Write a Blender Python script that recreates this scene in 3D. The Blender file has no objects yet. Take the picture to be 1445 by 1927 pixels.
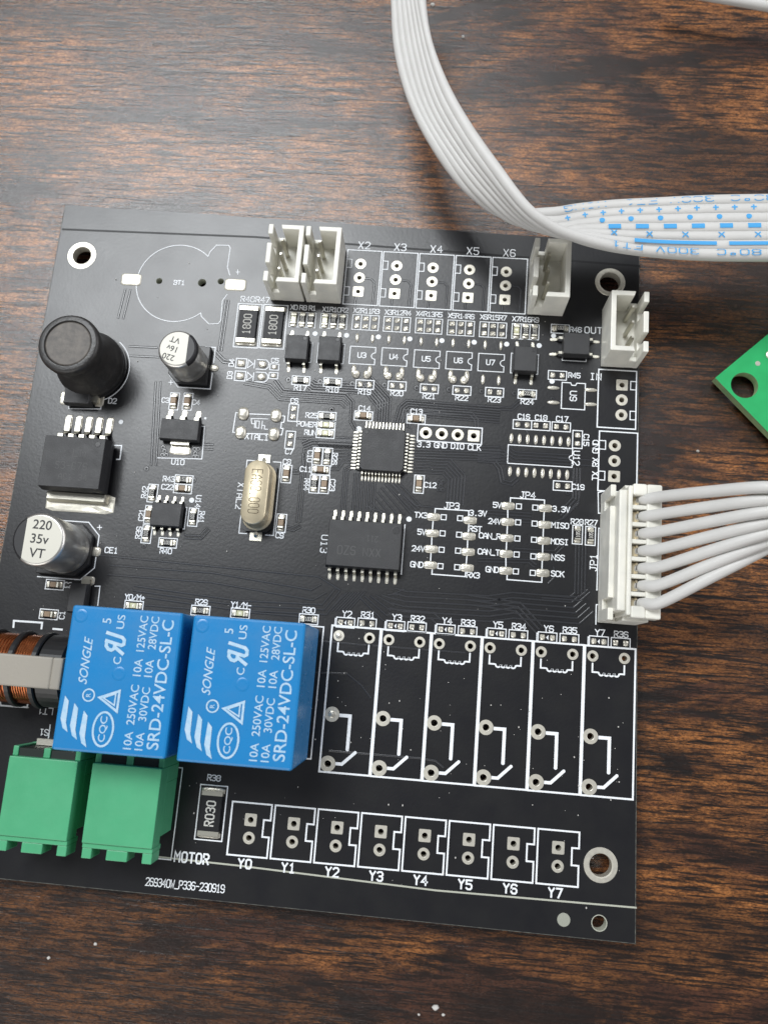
import bpy, math, random
import numpy as np
from mathutils import Matrix, Vector
random.seed(7)
S = bpy.context.scene
COL = S.collection
S.unit_settings.system = 'METRIC'; S.unit_settings.scale_length = 0.001     # 1 unit = 1 mm
PI = math.pi

# ------------------------------------------------------------------ camera
RW = np.array([[0.995982, 0.0779, -0.044175], [0.067885, -0.978469, -0.194911], [-0.058407, 0.191129, -0.979826]])
CW = np.array([-21.426467, 23.166181, 124.478599]); FPX = 1520.49; PW, PH = 1445, 1927
cd = bpy.data.cameras.new('camera'); cam = bpy.data.objects.new('camera', cd); COL.objects.link(cam)
ax = (RW[0], -RW[1], -RW[2])
cam.matrix_world = Matrix([[ax[0][i], ax[1][i], ax[2][i], CW[i]] for i in range(3)] + [[0, 0, 0, 1]])
cd.sensor_fit = 'VERTICAL'; cd.sensor_height = 27; cd.lens = FPX / PH * 27
cd.clip_start = 1; cd.clip_end = 5000
cd.dof.use_dof = True; cd.dof.focus_distance = 122.5; cd.dof.aperture_fstop = 0.021
S.camera = cam

def ray(u, v):
    return RW.T @ np.array([(u - PW / 2) / FPX, (v - PH / 2) / FPX, 1.0])
def B(u, v, z=0.0):                       # place on the plane at height z (mm) seen at photograph position u, v
    d = ray(u, v); p = CW + d * ((z - CW[2]) / d[2]); return (float(p[0]), float(p[1]))
def reg(x0, y0, s):
    return lambda u, v, z=0.0: B(x0 + u * s, y0 + v * s, z)
za = reg(0, 380, 480/1445); zb = reg(420, 400, 360/1445); zc = reg(720, 400, 360/1445); zd = reg(980, 400, 360/1445)
ze = reg(0, 720, 400/1445); zf = reg(400, 720, 360/1445); zg = reg(600, 760, 340/1445); zh = reg(900, 700, 340/1445)
zi = reg(0, 1050, 400/1445); zj = reg(300, 1100, 360/1445); zk = reg(580, 1100, 340/1445); zl = reg(880, 1100, 360/1445)
zm = reg(0, 1400, 450/1445); zn = reg(400, 1460, 420/1445); zo = reg(780, 1480, 460/1445); zr = reg(1100, 860, 345/1445)

# ------------------------------------------------------------------ light: a dim room, one big window, two soft fills
S.view_settings.view_transform = 'Standard'; S.view_settings.look = 'None'
S.view_settings.exposure = 0; S.view_settings.gamma = 1
w = bpy.data.worlds.new('World'); S.world = w; w.use_nodes = True
w.node_tree.nodes['Background'].inputs[0].default_value = (0.92, 0.95, 1.0, 1)
w.node_tree.nodes['Background'].inputs[1].default_value = 0.20
def area(name, d, dist, sx, sy, L, col):
    l = bpy.data.lights.new(name, 'AREA'); l.shape = 'RECTANGLE'; l.size = sx; l.size_y = sy
    l.energy = L * sx * sy * PI; l.color = col
    o = bpy.data.objects.new(name, l); COL.objects.link(o)
    d = Vector(d).normalized(); tgt = Vector((-40, 50, 0)); o.location = tgt + d * dist
    o.rotation_euler = d.to_track_quat('Z', 'Y').to_euler(); return o
area('window_light', (-0.28, 0.435, 0.855), 1300, 640, 450, 19.0, (0.95, 0.98, 1.0))
area('fill_light_side', (0.95, 0.35, 0.45), 1500, 1500, 900, 2.6, (0.98, 0.97, 1.0))
area('fill_light_front', (-0.35, -0.95, 0.5), 1500, 1400, 900, 2.5, (1.0, 0.98, 0.95))

# ------------------------------------------------------------------ materials
def mat(name, col, rough=0.5, metal=0.0, spec=0.5, bump=None, var=None, coat=0, sss=0):
    m = bpy.data.materials.new(name); m.use_nodes = True; N = m.node_tree.nodes; L = m.node_tree.links
    b = N['Principled BSDF']; b.inputs['Base Color'].default_value = (*col, 1); b.inputs['Roughness'].default_value = rough
    b.inputs['Metallic'].default_value = metal; b.inputs['Specular IOR Level'].default_value = spec
    b.inputs['Coat Weight'].default_value = coat
    if sss: b.inputs['Subsurface Weight'].default_value = sss; b.inputs['Subsurface Radius'].default_value = (1, 1, 1); b.inputs['Subsurface Scale'].default_value = 0.6
    tc = N.new('ShaderNodeTexCoord')
    if bump:
        n = N.new('ShaderNodeTexNoise'); n.inputs['Scale'].default_value = bump[0]; n.inputs['Detail'].default_value = 4
        L.new(tc.outputs['Object'], n.inputs['Vector'])
        bp = N.new('ShaderNodeBump'); bp.inputs['Strength'].default_value = bump[1]; bp.inputs['Distance'].default_value = bump[2]
        L.new(n.outputs['Fac'], bp.inputs['Height']); L.new(bp.outputs['Normal'], b.inputs['Normal'])
    if var:
        n = N.new('ShaderNodeTexNoise'); n.inputs['Scale'].default_value = var[0]; n.inputs['Detail'].default_value = 5
        L.new(tc.outputs['Object'], n.inputs['Vector'])
        mx = N.new('ShaderNodeMix'); mx.data_type = 'RGBA'
        mr = N.new('ShaderNodeMapRange'); mr.inputs['From Min'].default_value = 0.35; mr.inputs['From Max'].default_value = 0.65
        L.new(n.outputs['Fac'], mr.inputs['Value']); L.new(mr.outputs['Result'], mx.inputs['Factor'])
        mx.inputs['A'].default_value = (*col, 1); mx.inputs['B'].default_value = (*var[1], 1)
        L.new(mx.outputs['Result'], b.inputs['Base Color'])
    return m
M = {}
M['mask'] = mat('black_solder_mask', (0.0085, 0.0085, 0.0105), 0.34, spec=0.5, bump=(2.2, 0.25, 0.05), var=(0.25, (0.012, 0.012, 0.013)))
M['trace'] = mat('mask_over_copper', (0.026, 0.027, 0.031), 0.26, spec=0.62)
M['gap'] = mat('mask_in_clearance', (0.002, 0.002, 0.003), 0.45, spec=0.30)
M['silk'] = mat('white_silkscreen_ink', (0.86, 0.88, 0.90), 0.55, bump=(6, 0.3, 0.02), var=(3, (0.74, 0.77, 0.80)))
M['fr4'] = mat('bare_fibreglass', (0.42, 0.43, 0.36), 0.6, bump=(8, 0.5, 0.05))
M['solder'] = mat('tin_solder', (0.72, 0.69, 0.61), 0.30, metal=0.6, bump=(2.5, 0.5, 0.12), var=(1.8, (0.56, 0.53, 0.45)))
M['plate'] = mat('tinned_pad', (0.70, 0.67, 0.57), 0.42, metal=0.6, bump=(5, 0.2, 0.03), var=(1.5, (0.60, 0.57, 0.50)))
M['lead'] = mat('tinned_lead', (0.56, 0.54, 0.47), 0.40, metal=1.0, bump=(6, 0.2, 0.03))
M['epoxy'] = mat('black_mould_epoxy', (0.022, 0.022, 0.024), 0.52, spec=0.5, bump=(9, 0.5, 0.05), var=(1.2, (0.028, 0.028, 0.029)))
M['laser'] = mat('laser_marking', (0.075, 0.075, 0.075), 0.6)
M['resblack'] = mat('resistor_glaze', (0.010, 0.010, 0.012), 0.5, spec=.3, bump=(8, 0.2, 0.03))
M['mark'] = mat('resistor_marking', (0.55, 0.54, 0.50), 0.6)
M['ceramic'] = mat('tan_ceramic', (0.30, 0.21, 0.13), 0.5, var=(4, (0.24, 0.17, 0.11)))
M['led'] = mat('clear_yellow_lens', (0.66, 0.64, 0.42), 0.25, spec=0.6, coat=0.3, var=(3, (0.5, 0.5, 0.3)))
M['nylon'] = mat('white_nylon', (0.80, 0.78, 0.70), 0.42, bump=(3, 0.15, 0.05), var=(0.3, (0.67, 0.66, 0.60)), sss=0.15)
M['blue'] = mat('blue_relay_plastic', (0.012, 0.20, 0.485), 0.34, bump=(1.5, 0.12, 0.05), var=(0.25, (0.010, 0.185, 0.45)))
M['bluetext'] = mat('embossed_white_print', (0.44, 0.57, 0.69), 0.5, bump=(5, 0.3, 0.03), var=(1.5, (0.30, 0.50, 0.67)))
M['green'] = mat('green_terminal_plastic', (0.075, 0.375, 0.185), 0.42, bump=(2, 0.15, 0.06), var=(0.2, (0.065, 0.34, 0.165)))
M['entry_shade'] = mat('painted_entry_shade', (0.006, 0.012, 0.009), 0.6)  # near-black colour painted in for the shade inside the wire openings
M['alu'] = mat('brushed_aluminium', (0.70, 0.69, 0.66), 0.33, metal=0.9, bump=(4, 0.15, 0.03), var=(0.5, (0.64, 0.62, 0.58)))
M['alutop'] = mat('aluminium_can_top', (0.56, 0.545, 0.48), 0.5, metal=0.15, bump=(5, 0.2, 0.03))
M['blackink'] = mat('black_print', (0.012, 0.012, 0.014), 0.5)
M['base'] = mat('black_base_plastic', (0.012, 0.012, 0.013), 0.4, bump=(3, 0.2, 0.03))
M['ferrite'] = mat('black_ferrite', (0.018, 0.017, 0.017), 0.42, bump=(2.2, 0.6, 0.10), var=(1.3, (0.03, 0.028, 0.026)))
M['ferritetop'] = mat('grey_ferrite_top', (0.13, 0.115, 0.10), 0.55, bump=(3, 0.5, 0.06), var=(0.9, (0.08, 0.072, 0.065)))
M['corebar'] = mat('grey_core_bar', (0.31, 0.285, 0.24), 0.5, bump=(3, 0.3, 0.05), var=(0.4, (0.30, 0.275, 0.235)))
M['copper'] = mat('enamelled_copper', (0.50, 0.17, 0.065), 0.2, metal=0.85, var=(1.2, (0.34, 0.10, 0.035)))
M['gold'] = mat('pale_gold_can', (0.70, 0.60, 0.42), 0.36, metal=0.55, bump=(4, 0.2, 0.04), var=(0.5, (0.62, 0.54, 0.38)))
M['goldink'] = mat('engraved_mark', (0.10, 0.075, 0.045), 0.6, spec=.2)
M['pvc'] = mat('white_cable_pvc', (0.59, 0.58, 0.56), 0.52, bump=(2, 0.12, 0.04), var=(0.3, (0.565, 0.555, 0.535)), sss=0.1)
M['cyan'] = mat('blue_cable_print', (0.06, 0.34, 0.68), 0.5)
M['greenpcb'] = mat('green_solder_mask', (0.018, 0.41, 0.125), 0.4, bump=(5, 0.3, 0.03), var=(0.4, (0.015, 0.37, 0.11)))
M['greenedge'] = mat('cut_green_fibreglass', (0.36, 0.46, 0.24), 0.65, bump=(7, 0.5, 0.05), var=(1, (0.25, 0.40, 0.2)))
M['edge'] = mat('worn_routed_edge', (0.12, 0.12, 0.10), 0.6, var=(1.2, (0.03, 0.03, 0.03)))
M['dust'] = mat('pale_dust', (0.55, 0.53, 0.50), 0.8)
M['fiducial'] = mat('bare_fiducial', (0.30, 0.31, 0.26), 0.6, bump=(5, 0.4, 0.04))

def gloss(m, sc, lo, hi):
    N = m.node_tree.nodes; L = m.node_tree.links; tc = N.new('ShaderNodeTexCoord'); n = N.new('ShaderNodeTexNoise'); n.inputs['Scale'].default_value = sc; n.inputs['Detail'].default_value = 6
    n.inputs['Roughness'].default_value = .65; L.new(tc.outputs['Object'], n.inputs['Vector'])
    r = N.new('ShaderNodeMapRange'); r.inputs['From Min'].default_value = .3; r.inputs['From Max'].default_value = .7; r.inputs['To Min'].default_value = lo; r.inputs['To Max'].default_value = hi
    L.new(n.outputs['Fac'], r.inputs['Value']); L.new(r.outputs['Result'], N['Principled BSDF'].inputs['Roughness'])
gloss(M['mask'], .09, .30, .34); gloss(M['blue'], .25, .22, .38); gloss(M['green'], .3, .34, .52); gloss(M['alu'], .5, .28, .42); gloss(M['epoxy'], .6, .44, .58)
def wood():
    m = bpy.data.materials.new('dark_wood_grain_laminate'); m.use_nodes = True; N = m.node_tree.nodes; L = m.node_tree.links
    b = N['Principled BSDF']
    tc = N.new('ShaderNodeTexCoord')
    def noise(sx, sy, detail, rough=0.55, dist=0.0, off=(0, 0)):
        mp = N.new('ShaderNodeMapping'); mp.inputs['Scale'].default_value = (sx, sy, 1); mp.inputs['Rotation'].default_value = (0, 0, math.radians(3.5))
        mp.inputs['Location'].default_value = (off[0], off[1], 0)
        L.new(tc.outputs['Object'], mp.inputs['Vector'])
        n = N.new('ShaderNodeTexNoise'); n.inputs['Scale'].default_value = 1; n.inputs['Detail'].default_value = detail
        n.inputs['Roughness'].default_value = rough; n.inputs['Distortion'].default_value = dist
        L.new(mp.outputs['Vector'], n.inputs['Vector']); return n.outputs['Fac']
    def rng(f, a, c, lo=0.0, hi=1.0):
        r = N.new('ShaderNodeMapRange'); r.inputs['From Min'].default_value = a; r.inputs['From Max'].default_value = c
        r.inputs['To Min'].default_value = lo; r.inputs['To Max'].default_value = hi; L.new(f, r.inputs['Value']); return r.outputs['Result']
    def mix(f, A, C):
        x = N.new('ShaderNodeMix'); x.data_type = 'RGBA'; L.new(f, x.inputs['Factor'])
        for k, q in (('A', A), ('B', C)):
            if isinstance(q, tuple): x.inputs[k].default_value = (*q, 1)
            else: L.new(q, x.inputs[k])
        return x.outputs['Result']
    def mth(op, a, c):
        x = N.new('ShaderNodeMath'); x.operation = op
        for i, q in enumerate((a, c)):
            if isinstance(q, (int, float)): x.inputs[i].default_value = q
            else: L.new(q, x.inputs[i])
        return x.outputs[0]
    big = noise(0.030, 0.080, 5, 0.65, 0.6, (3.1, 7.7))
    tone = noise(0.05, 0.16, 5, 0.6, 0.3, (11, 2))
    mott = noise(0.30, 1.35, 5, 0.65, 0.4, (1, 9))
    streak = noise(0.16, 2.0, 8, 0.72, 0.25)
    fine = noise(2.0, 7.5, 6, 0.75, 0.3)
    pore = noise(0.045, 1.5, 4, 0.55, 0.55, (5, 40))
    broad = noise(0.011, 0.034, 4, 0.55, 0.6, (8, 21))
    grit = noise(1.7, 3.4, 3, 0.6, 0.4, (20, 3))
    c = mix(rng(tone, 0.36, 0.60), (0.012, 0.0065, 0.005), (0.088, 0.034, 0.018))
    orange = mix(rng(fine, 0.36, 0.64), (0.24, 0.085, 0.023), (0.52, 0.205, 0.058))
    patch = mth('MULTIPLY', rng(big, 0.42, 0.54), mth('MULTIPLY', rng(mott, 0.30, 0.52), rng(streak, 0.36, 0.50)))
    c = mix(mth('MULTIPLY', patch, 0.85), c, orange)
    c = mix(mth('MULTIPLY', rng(streak, 0.54, 0.43), 0.85), c, (0.006, 0.0045, 0.004))
    c = mix(mth('MULTIPLY', rng(fine, 0.52, 0.40), 0.6), c, (0.006, 0.0045, 0.004))
    c = mix(mth('MULTIPLY', rng(pore, 0.39, 0.355), 0.85), c, (0.006, 0.005, 0.005))
    c = mix(mth('MULTIPLY', rng(broad, 0.50, 0.40), 0.62), c, (0.015, 0.0085, 0.0065))
    c = mix(mth('MULTIPLY', rng(grit, 0.52, 0.38), 0.45), c, (0.006, 0.0045, 0.004))
    L.new(c, b.inputs['Base Color'])
    L.new(rng(fine, 0.2, 0.8, 0.21, 0.29), b.inputs['Roughness'])
    b.inputs['Specular IOR Level'].default_value = 0.66
    h = mth('ADD', mth('MULTIPLY', rng(pore, 0.345, 0.41), 0.15), mth('ADD', mth('ADD', mth('MULTIPLY', fine, 0.35), mth('MULTIPLY', grit, 0.7)), mth('MULTIPLY', streak, 0.9)))
    bp = N.new('ShaderNodeBump'); bp.inputs['Strength'].default_value = 0.4; bp.inputs['Distance'].default_value = 0.17
    L.new(h, bp.inputs['Height']); L.new(bp.outputs['Normal'], b.inputs['Normal'])
    return m
M['wood'] = wood()

# ------------------------------------------------------------------ mesh builder
class MB:
    def __init__(s): s.v = []; s.f = []; s.m = []
    def add(s, vs, fs, mi=0):
        o = len(s.v); s.v += [tuple(map(float, q)) for q in vs]; s.f += [[o + i for i in q] for q in fs]; s.m += [mi] * len(fs); return s
    def prism(s, poly, z0, z1, mi=0, ins=0.0):
        n = len(poly); top = poly
        if ins:
            cx = sum(p[0] for p in poly) / n; cy = sum(p[1] for p in poly) / n
            xs = max(abs(p[0] - cx) for p in poly); ys = max(abs(p[1] - cy) for p in poly)
            top = [(cx + (p[0] - cx) * (1 - ins / xs), cy + (p[1] - cy) * (1 - ins / ys)) for p in poly]
        vs = [(x, y, z0) for x, y in poly] + [(x, y, z1) for x, y in top]
        fs = [[i, (i + 1) % n, n + (i + 1) % n, n + i] for i in range(n)] + [list(range(n, 2 * n)), list(range(n - 1, -1, -1))]
        return s.add(vs, fs, mi)
    def box(s, x0, x1, y0, y1, z0, z1, mi=0, ins=0.0):
        return s.prism([(x0, y0), (x1, y0), (x1, y1), (x0, y1)], z0, z1, mi, ins)
    def lathe(s, prof, n=32, cx=0, cy=0, mi=0, capb=True, capt=True, sy=1.0):
        vs = []; fs = []
        for r, z in prof: vs += [(cx + r * math.cos(2 * PI * i / n), cy + sy * r * math.sin(2 * PI * i / n), z) for i in range(n)]
        for k in range(len(prof) - 1):
            fs += [[k * n + i, k * n + (i + 1) % n, (k + 1) * n + (i + 1) % n, (k + 1) * n + i] for i in range(n)]
        if capt: fs.append([(len(prof) - 1) * n + i for i in range(n)])
        if capb: fs.append([n - 1 - i for i in range(n)])
        return s.add(vs, fs, mi)
    def ring(s, cx, cy, r0, r1, z, n=28, mi=0):
        return s.lathe([(r1, z - .03), (r1, z), (r0, z), (r0, z - 1.4)], n, cx, cy, mi, False, False)
    def flat(s, poly, z, mi=0): return s.add([(x, y, z) for x, y in poly], [list(range(len(poly)))], mi)
    def strip(s, pts, wd, z, closed=False, mi=0, z_edge=None):
        P = [np.array(p[:2], float) for p in pts]; n = len(P)
        if n < 2: return s
        Lf = []; Rt = []
        for i in range(n):
            a = P[i - 1] if (i > 0 or closed) else None; c = P[(i + 1) % n] if (i < n - 1 or closed) else None
            d1 = (P[i] - a) if a is not None else (c - P[i]); d2 = (c - P[i]) if c is not None else d1
            d1 = d1 / (np.linalg.norm(d1) + 1e-9); d2 = d2 / (np.linalg.norm(d2) + 1e-9)
            t = d1 + d2; l = np.linalg.norm(t); t = t / l if l > 1e-3 else d1
            nn = np.array([-t[1], t[0]]); k = 1 / max(0.5, nn @ np.array([-d1[1], d1[0]]))
            q = P[i].copy()
            if a is None: q = q - d1 * wd * .4
            if c is None: q = q + d1 * wd * .4
            Lf.append(q + nn * wd / 2 * k); Rt.append(q - nn * wd / 2 * k)
        m = n if closed else n - 1
        if z_edge is None:
            vs = [(*p, z) for p in Lf] + [(*p, z) for p in Rt]
            fs = [[i, n + i, n + (i + 1) % n, (i + 1) % n] for i in range(m)]
        else:
            In = [a + (b - a) * .25 for a, b in zip(Lf, Rt)]; Ir = [a + (b - a) * .75 for a, b in zip(Lf, Rt)]
            vs = [(*p, z_edge) for p in Lf] + [(*p, z) for p in In] + [(*p, z) for p in Ir] + [(*p, z_edge) for p in Rt]; fs = []
            for k in range(3): fs += [[k * n + i, (k + 1) * n + i, (k + 1) * n + (i + 1) % n, k * n + (i + 1) % n] for i in range(m)]
        return s.add(vs, fs, mi)
    def ring_flat(s, cx, cy, r0, r1, z, n=18, mi=0): return s.lathe([(r1, z), (r0, z)], n, cx, cy, mi, False, False)
    def disc(s, cx, cy, r, z, n=16, mi=0): return s.flat([(cx + r * math.cos(2 * PI * i / n), cy + r * math.sin(2 * PI * i / n)) for i in range(n)], z, mi)
    def pillow(s, cx, cy, wx, wy, h, z0=0.02, p=4.0, n=16, mi=0, jit=0.0):
        vs = []; fs = []; lv = [(1, 0), (.97, .45), (.82, .85), (.45, 1.0)]
        for k, (q, hh) in enumerate(lv):
            for i in range(n):
                a = 2 * PI * (i + .5) / n; c, d = math.cos(a), math.sin(a)
                r = (abs(c) ** p + abs(d) ** p) ** (-1 / p)
                vs.append((cx + wx / 2 * c * r * q, cy + wy / 2 * d * r * q, z0 + h * hh * (1 + random.uniform(-jit, jit))))
        for k in range(3): fs += [[k * n + i, k * n + (i + 1) % n, (k + 1) * n + (i + 1) % n, (k + 1) * n + i] for i in range(n)]
        fs.append([3 * n + i for i in range(n)]); return s.add(vs, fs, mi)
    def tube(s, path, r, n=10, mi=0, sq=1.0):
        P = [np.array(p, float) for p in path]; vs = []; fs = []
        for i, p in enumerate(P):
            t = P[min(i + 1, len(P) - 1)] - P[max(i - 1, 0)]; t /= np.linalg.norm(t) + 1e-9
            up = np.array([0, 0, 1.0]) if abs(t[2]) < .93 else np.array([1.0, 0, 0])
            a = np.cross(t, up); a /= np.linalg.norm(a); b = np.cross(a, t)
            rr = r[i] if hasattr(r, '__len__') else r
            vs += [tuple(p + rr * (math.cos(2 * PI * k / n) * a + sq * math.sin(2 * PI * k / n) * b)) for k in range(n)]
        for i in range(len(P) - 1): fs += [[i * n + k, i * n + (k + 1) % n, (i + 1) * n + (k + 1) % n, (i + 1) * n + k] for k in range(n)]
        fs += [list(range(n - 1, -1, -1)), [(len(P) - 1) * n + k for k in range(n)]]
        return s.add(vs, fs, mi)
    def mesh(s, name, mats, smooth=False):
        me = bpy.data.meshes.new(name); me.from_pydata(s.v, [], s.f)
        for q in (mats if isinstance(mats, (list, tuple)) else [mats]): me.materials.append(M[q])
        me.polygons.foreach_set('material_index', s.m)
        if smooth: me.polygons.foreach_set('use_smooth', [True] * len(s.f))
        me.update()
        return me
WORLD = {}
def put(name, data, loc=(0, 0, 0), parent=None, rot=0.0, label=None, bevel=0, kind=None):
    """link one object; loc is the place on the board, stored relative to the parent"""
    o = bpy.data.objects.new(name, data); COL.objects.link(o)
    loc = Vector((loc[0], loc[1], loc[2] if len(loc) > 2 else 0.0)); W = Matrix.Translation(loc) @ Matrix.Rotation(rot, 4, 'Z')
    WORLD[o] = W
    if parent is not None: o.parent = parent; o.matrix_local = WORLD[parent].inverted() @ W
    else: o.matrix_local = W
    if label: o['label'] = label
    if kind: o['kind'] = kind
    if bevel:
        m = o.modifiers.new('bevel', 'BEVEL'); m.width = bevel; m.segments = 2; m.limit_method = 'ANGLE'; m.angle_limit = math.radians(40)
        m.harden_normals = False
    return o
def thing(name, label, cat, loc=(0, 0, 0), group=None, kind=None):
    o = put(name, None, loc); o['label'] = label; o['category'] = cat
    o.empty_display_size = 3
    if group: o['group'] = group
    return o
_cache = {}
def shared(key, fn):
    if key not in _cache: _cache[key] = fn()
    return _cache[key]
def smooth_by_angle(me, ang=40):
    me.polygons.foreach_set('use_smooth', [True] * len(me.polygons))
    try: me.set_sharp_from_angle(angle=math.radians(ang))
    except Exception: pass
    return me

# ------------------------------------------------------------------ single-stroke lettering (4 x 6 cells)
G = {'0': [[(0,1),(1,0),(3,0),(4,1),(4,5),(3,6),(1,6),(0,5),(0,1)]], '1': [[(.8,4.8),(2,6),(2,0)],[(.8,0),(3.2,0)]],
'2': [[(0,5),(1,6),(3,6),(4,5),(4,3.8),(0,0),(4,0)]], '3': [[(0,5.3),(1,6),(3,6),(4,5),(4,4),(3,3.1),(1.5,3.1)],[(3,3.1),(4,2.2),(4,1),(3,0),(1,0),(0,.8)]],
'4': [[(3,0),(3,6),(0,2),(4.2,2)]], '5': [[(4,6),(0,6),(0,3.5),(3,3.6),(4,2.6),(4,1),(3,0),(1,0),(0,.8)]],
'6': [[(4,5.3),(3,6),(1,6),(0,5),(0,1),(1,0),(3,0),(4,1),(4,2.4),(3,3.3),(1,3.3),(0,2.4)]], '7': [[(0,6),(4,6),(1.4,0)]],
'8': [[(1,3.2),(0,4.1),(0,5.1),(1,6),(3,6),(4,5.1),(4,4.1),(3,3.2),(1,3.2),(0,2.3),(0,1),(1,0),(3,0),(4,1),(4,2.3),(3,3.2)]],
'9': [[(4,3.6),(3,2.7),(1,2.7),(0,3.6),(0,5),(1,6),(3,6),(4,5),(4,1),(3,0),(1,0),(0,.7)]],
'A': [[(0,0),(0,4),(2,6),(4,4),(4,0)],[(0,2.3),(4,2.3)]], 'B': [[(0,0),(0,6),(3,6),(4,5.1),(4,4.1),(3,3.2),(0,3.2)],[(3,3.2),(4,2.3),(4,1),(3,0),(0,0)]],
'C': [[(4,5),(3,6),(1,6),(0,5),(0,1),(1,0),(3,0),(4,1)]], 'D': [[(0,0),(0,6),(2.6,6),(4,4.6),(4,1.4),(2.6,0),(0,0)]],
'E': [[(4,6),(0,6),(0,0),(4,0)],[(0,3.1),(3,3.1)]], 'F': [[(4,6),(0,6),(0,0)],[(0,3.1),(3,3.1)]],
'G': [[(4,5),(3,6),(1,6),(0,5),(0,1),(1,0),(4,0),(4,2.8),(2.4,2.8)]], 'H': [[(0,0),(0,6)],[(4,0),(4,6)],[(0,3),(4,3)]],
'I': [[(2,0),(2,6)],[(.8,0),(3.2,0)],[(.8,6),(3.2,6)]], 'J': [[(1.5,6),(4,6)],[(2.8,6),(2.8,1),(2,0),(.8,0),(0,1)]],
'K': [[(0,0),(0,6)],[(4,6),(0,2.7)],[(1.5,3.7),(4,0)]], 'L': [[(0,6),(0,0),(4,0)]], 'M': [[(0,0),(0,6),(2,3),(4,6),(4,0)]],
'N': [[(0,0),(0,6),(4,0),(4,6)]], 'O': [[(0,1),(1,0),(3,0),(4,1),(4,5),(3,6),(1,6),(0,5),(0,1)]], 'P': [[(0,0),(0,6),(3,6),(4,5.1),(4,3.6),(3,2.7),(0,2.7)]],
'R': [[(0,0),(0,6),(3,6),(4,5.1),(4,3.8),(3,3),(0,3)],[(2,3),(4,0)]], 'S': [[(4,5.2),(3,6),(1,6),(0,5.2),(0,4.1),(4,2.2),(4,.9),(3,0),(1,0),(0,.9)]],
'T': [[(0,6),(4,6)],[(2,6),(2,0)]], 'U': [[(0,6),(0,1),(1,0),(3,0),(4,1),(4,6)]], 'V': [[(0,6),(2,0),(4,6)]], 'W': [[(0,6),(.8,0),(2,3.5),(3.2,0),(4,6)]],
'X': [[(0,0),(4,6)],[(0,6),(4,0)]], 'Y': [[(0,6),(2,3.2),(4,6)],[(2,3.2),(2,0)]], 'Z': [[(0,6),(4,6),(0,0),(4,0)]],
'.': [[(1.6,0),(2.2,0),(2.2,.5)]], '_': [[(0,-.4),(4,-.4)]], '-': [[(.4,3),(3.6,3)]], '+': [[(.4,3),(3.6,3)],[(2,1.4),(2,4.6)]], '/': [[(0,0),(4,6)]],
'h': [[(0,0),(0,6)],[(0,3),(1,4),(3,4),(4,3),(4,0)]], 'o': [[(1,4.2),(3,4.2),(3,6),(1,6),(1,4.2)]], ' ': []}
_zj = [0]
def zjit(): _zj[0] = (_zj[0] + 1) % 9; return 0.016 + _zj[0] * 0.0016
def txt(mb, s, c, h, W=None, ang=0.0, wd=None, adv=5.9, mi=0, z=0.0):
    k = h / 6.0; n = len(s); tot = (adv * (n - 1) + 4) * k; sx = (W / tot if W else 1.0); wd = wd or h * .17
    ca, sa = math.cos(ang), math.sin(ang)
    for i, ch in enumerate(s):
        for pl in G.get(ch, []):
            pts = []
            for x, y in pl:
                X = (adv * i + x) * k * sx - tot * sx / 2; Y = y * k - h / 2
                pts.append((c[0] + X * ca - Y * sa, c[1] + X * sa + Y * ca))
            cl = len(pts) > 2 and pts[0] == pts[-1]
            mb.strip(pts[:-1] if cl else pts, wd, z + zjit(), cl, mi)
def font_mesh(name, parts, mats, ext=0.04):
    """parts: (text, x, y, size, width or None, angle, shear); the built-in font turned into one mesh"""
    mb = MB()
    for s, x, y, size, width, ang, shear in parts:
        c = bpy.data.curves.new('t', 'FONT'); c.body = s; c.size = size; c.align_x = 'CENTER'; c.align_y = 'CENTER'; c.extrude = ext; c.shear = shear
        c.offset = size * 0.009; c.resolution_u = 4
        o = bpy.data.objects.new('t', c); COL.objects.link(o)
        dg = bpy.context.evaluated_depsgraph_get(); me = bpy.data.meshes.new_from_object(o.evaluated_get(dg))
        xs = [v.co.x for v in me.vertices]; ww = (max(xs) - min(xs)) if xs else 1; mx = (max(xs) + min(xs)) / 2 if xs else 0
        sx = width / ww if width else 1
        ca, sa = math.cos(ang), math.sin(ang)
        vs = [(x + (v.co.x - mx) * sx * ca - v.co.y * sa, y + (v.co.x - mx) * sx * sa + v.co.y * ca, v.co.z) for v in me.vertices]
        mb.add(vs, [list(p.vertices) for p in me.polygons])
        bpy.data.objects.remove(o); bpy.data.curves.remove(c); bpy.data.meshes.remove(me)
    return mb

# ------------------------------------------------------------------ the table
TZ = -3.7
tb = MB(); tb.box(-420, 330, -330, 480, TZ - 18, TZ)
t = put('table_top', tb.mesh('table_top', 'wood'), (0, 0, 0)); t['kind'] = 'structure'; t['label'] = 'dark brown wood grain laminate table top under the boards'

# ------------------------------------------------------------------ the black circuit board
BD = thing('circuit_board', 'black printed circuit board with two blue relays and white connectors lying on wooden table', 'circuit board', (-38.5, 42.5, -1.6))
silk = MB(); trc = MB(); gap = MB()
HOLES = []                # (x, y, r) real drill holes through the board
def silkbox(x0, x1, y0, y1, wd=0.15): silk.strip([(x0, y0), (x1, y0), (x1, y1), (x0, y1)], wd, zjit(), True)
def sbox_c(c, wx, wy, wd=0.15): silkbox(c[0] - wx/2, c[0] + wx/2, c[1] - wy/2, c[1] + wy/2, wd)

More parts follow.
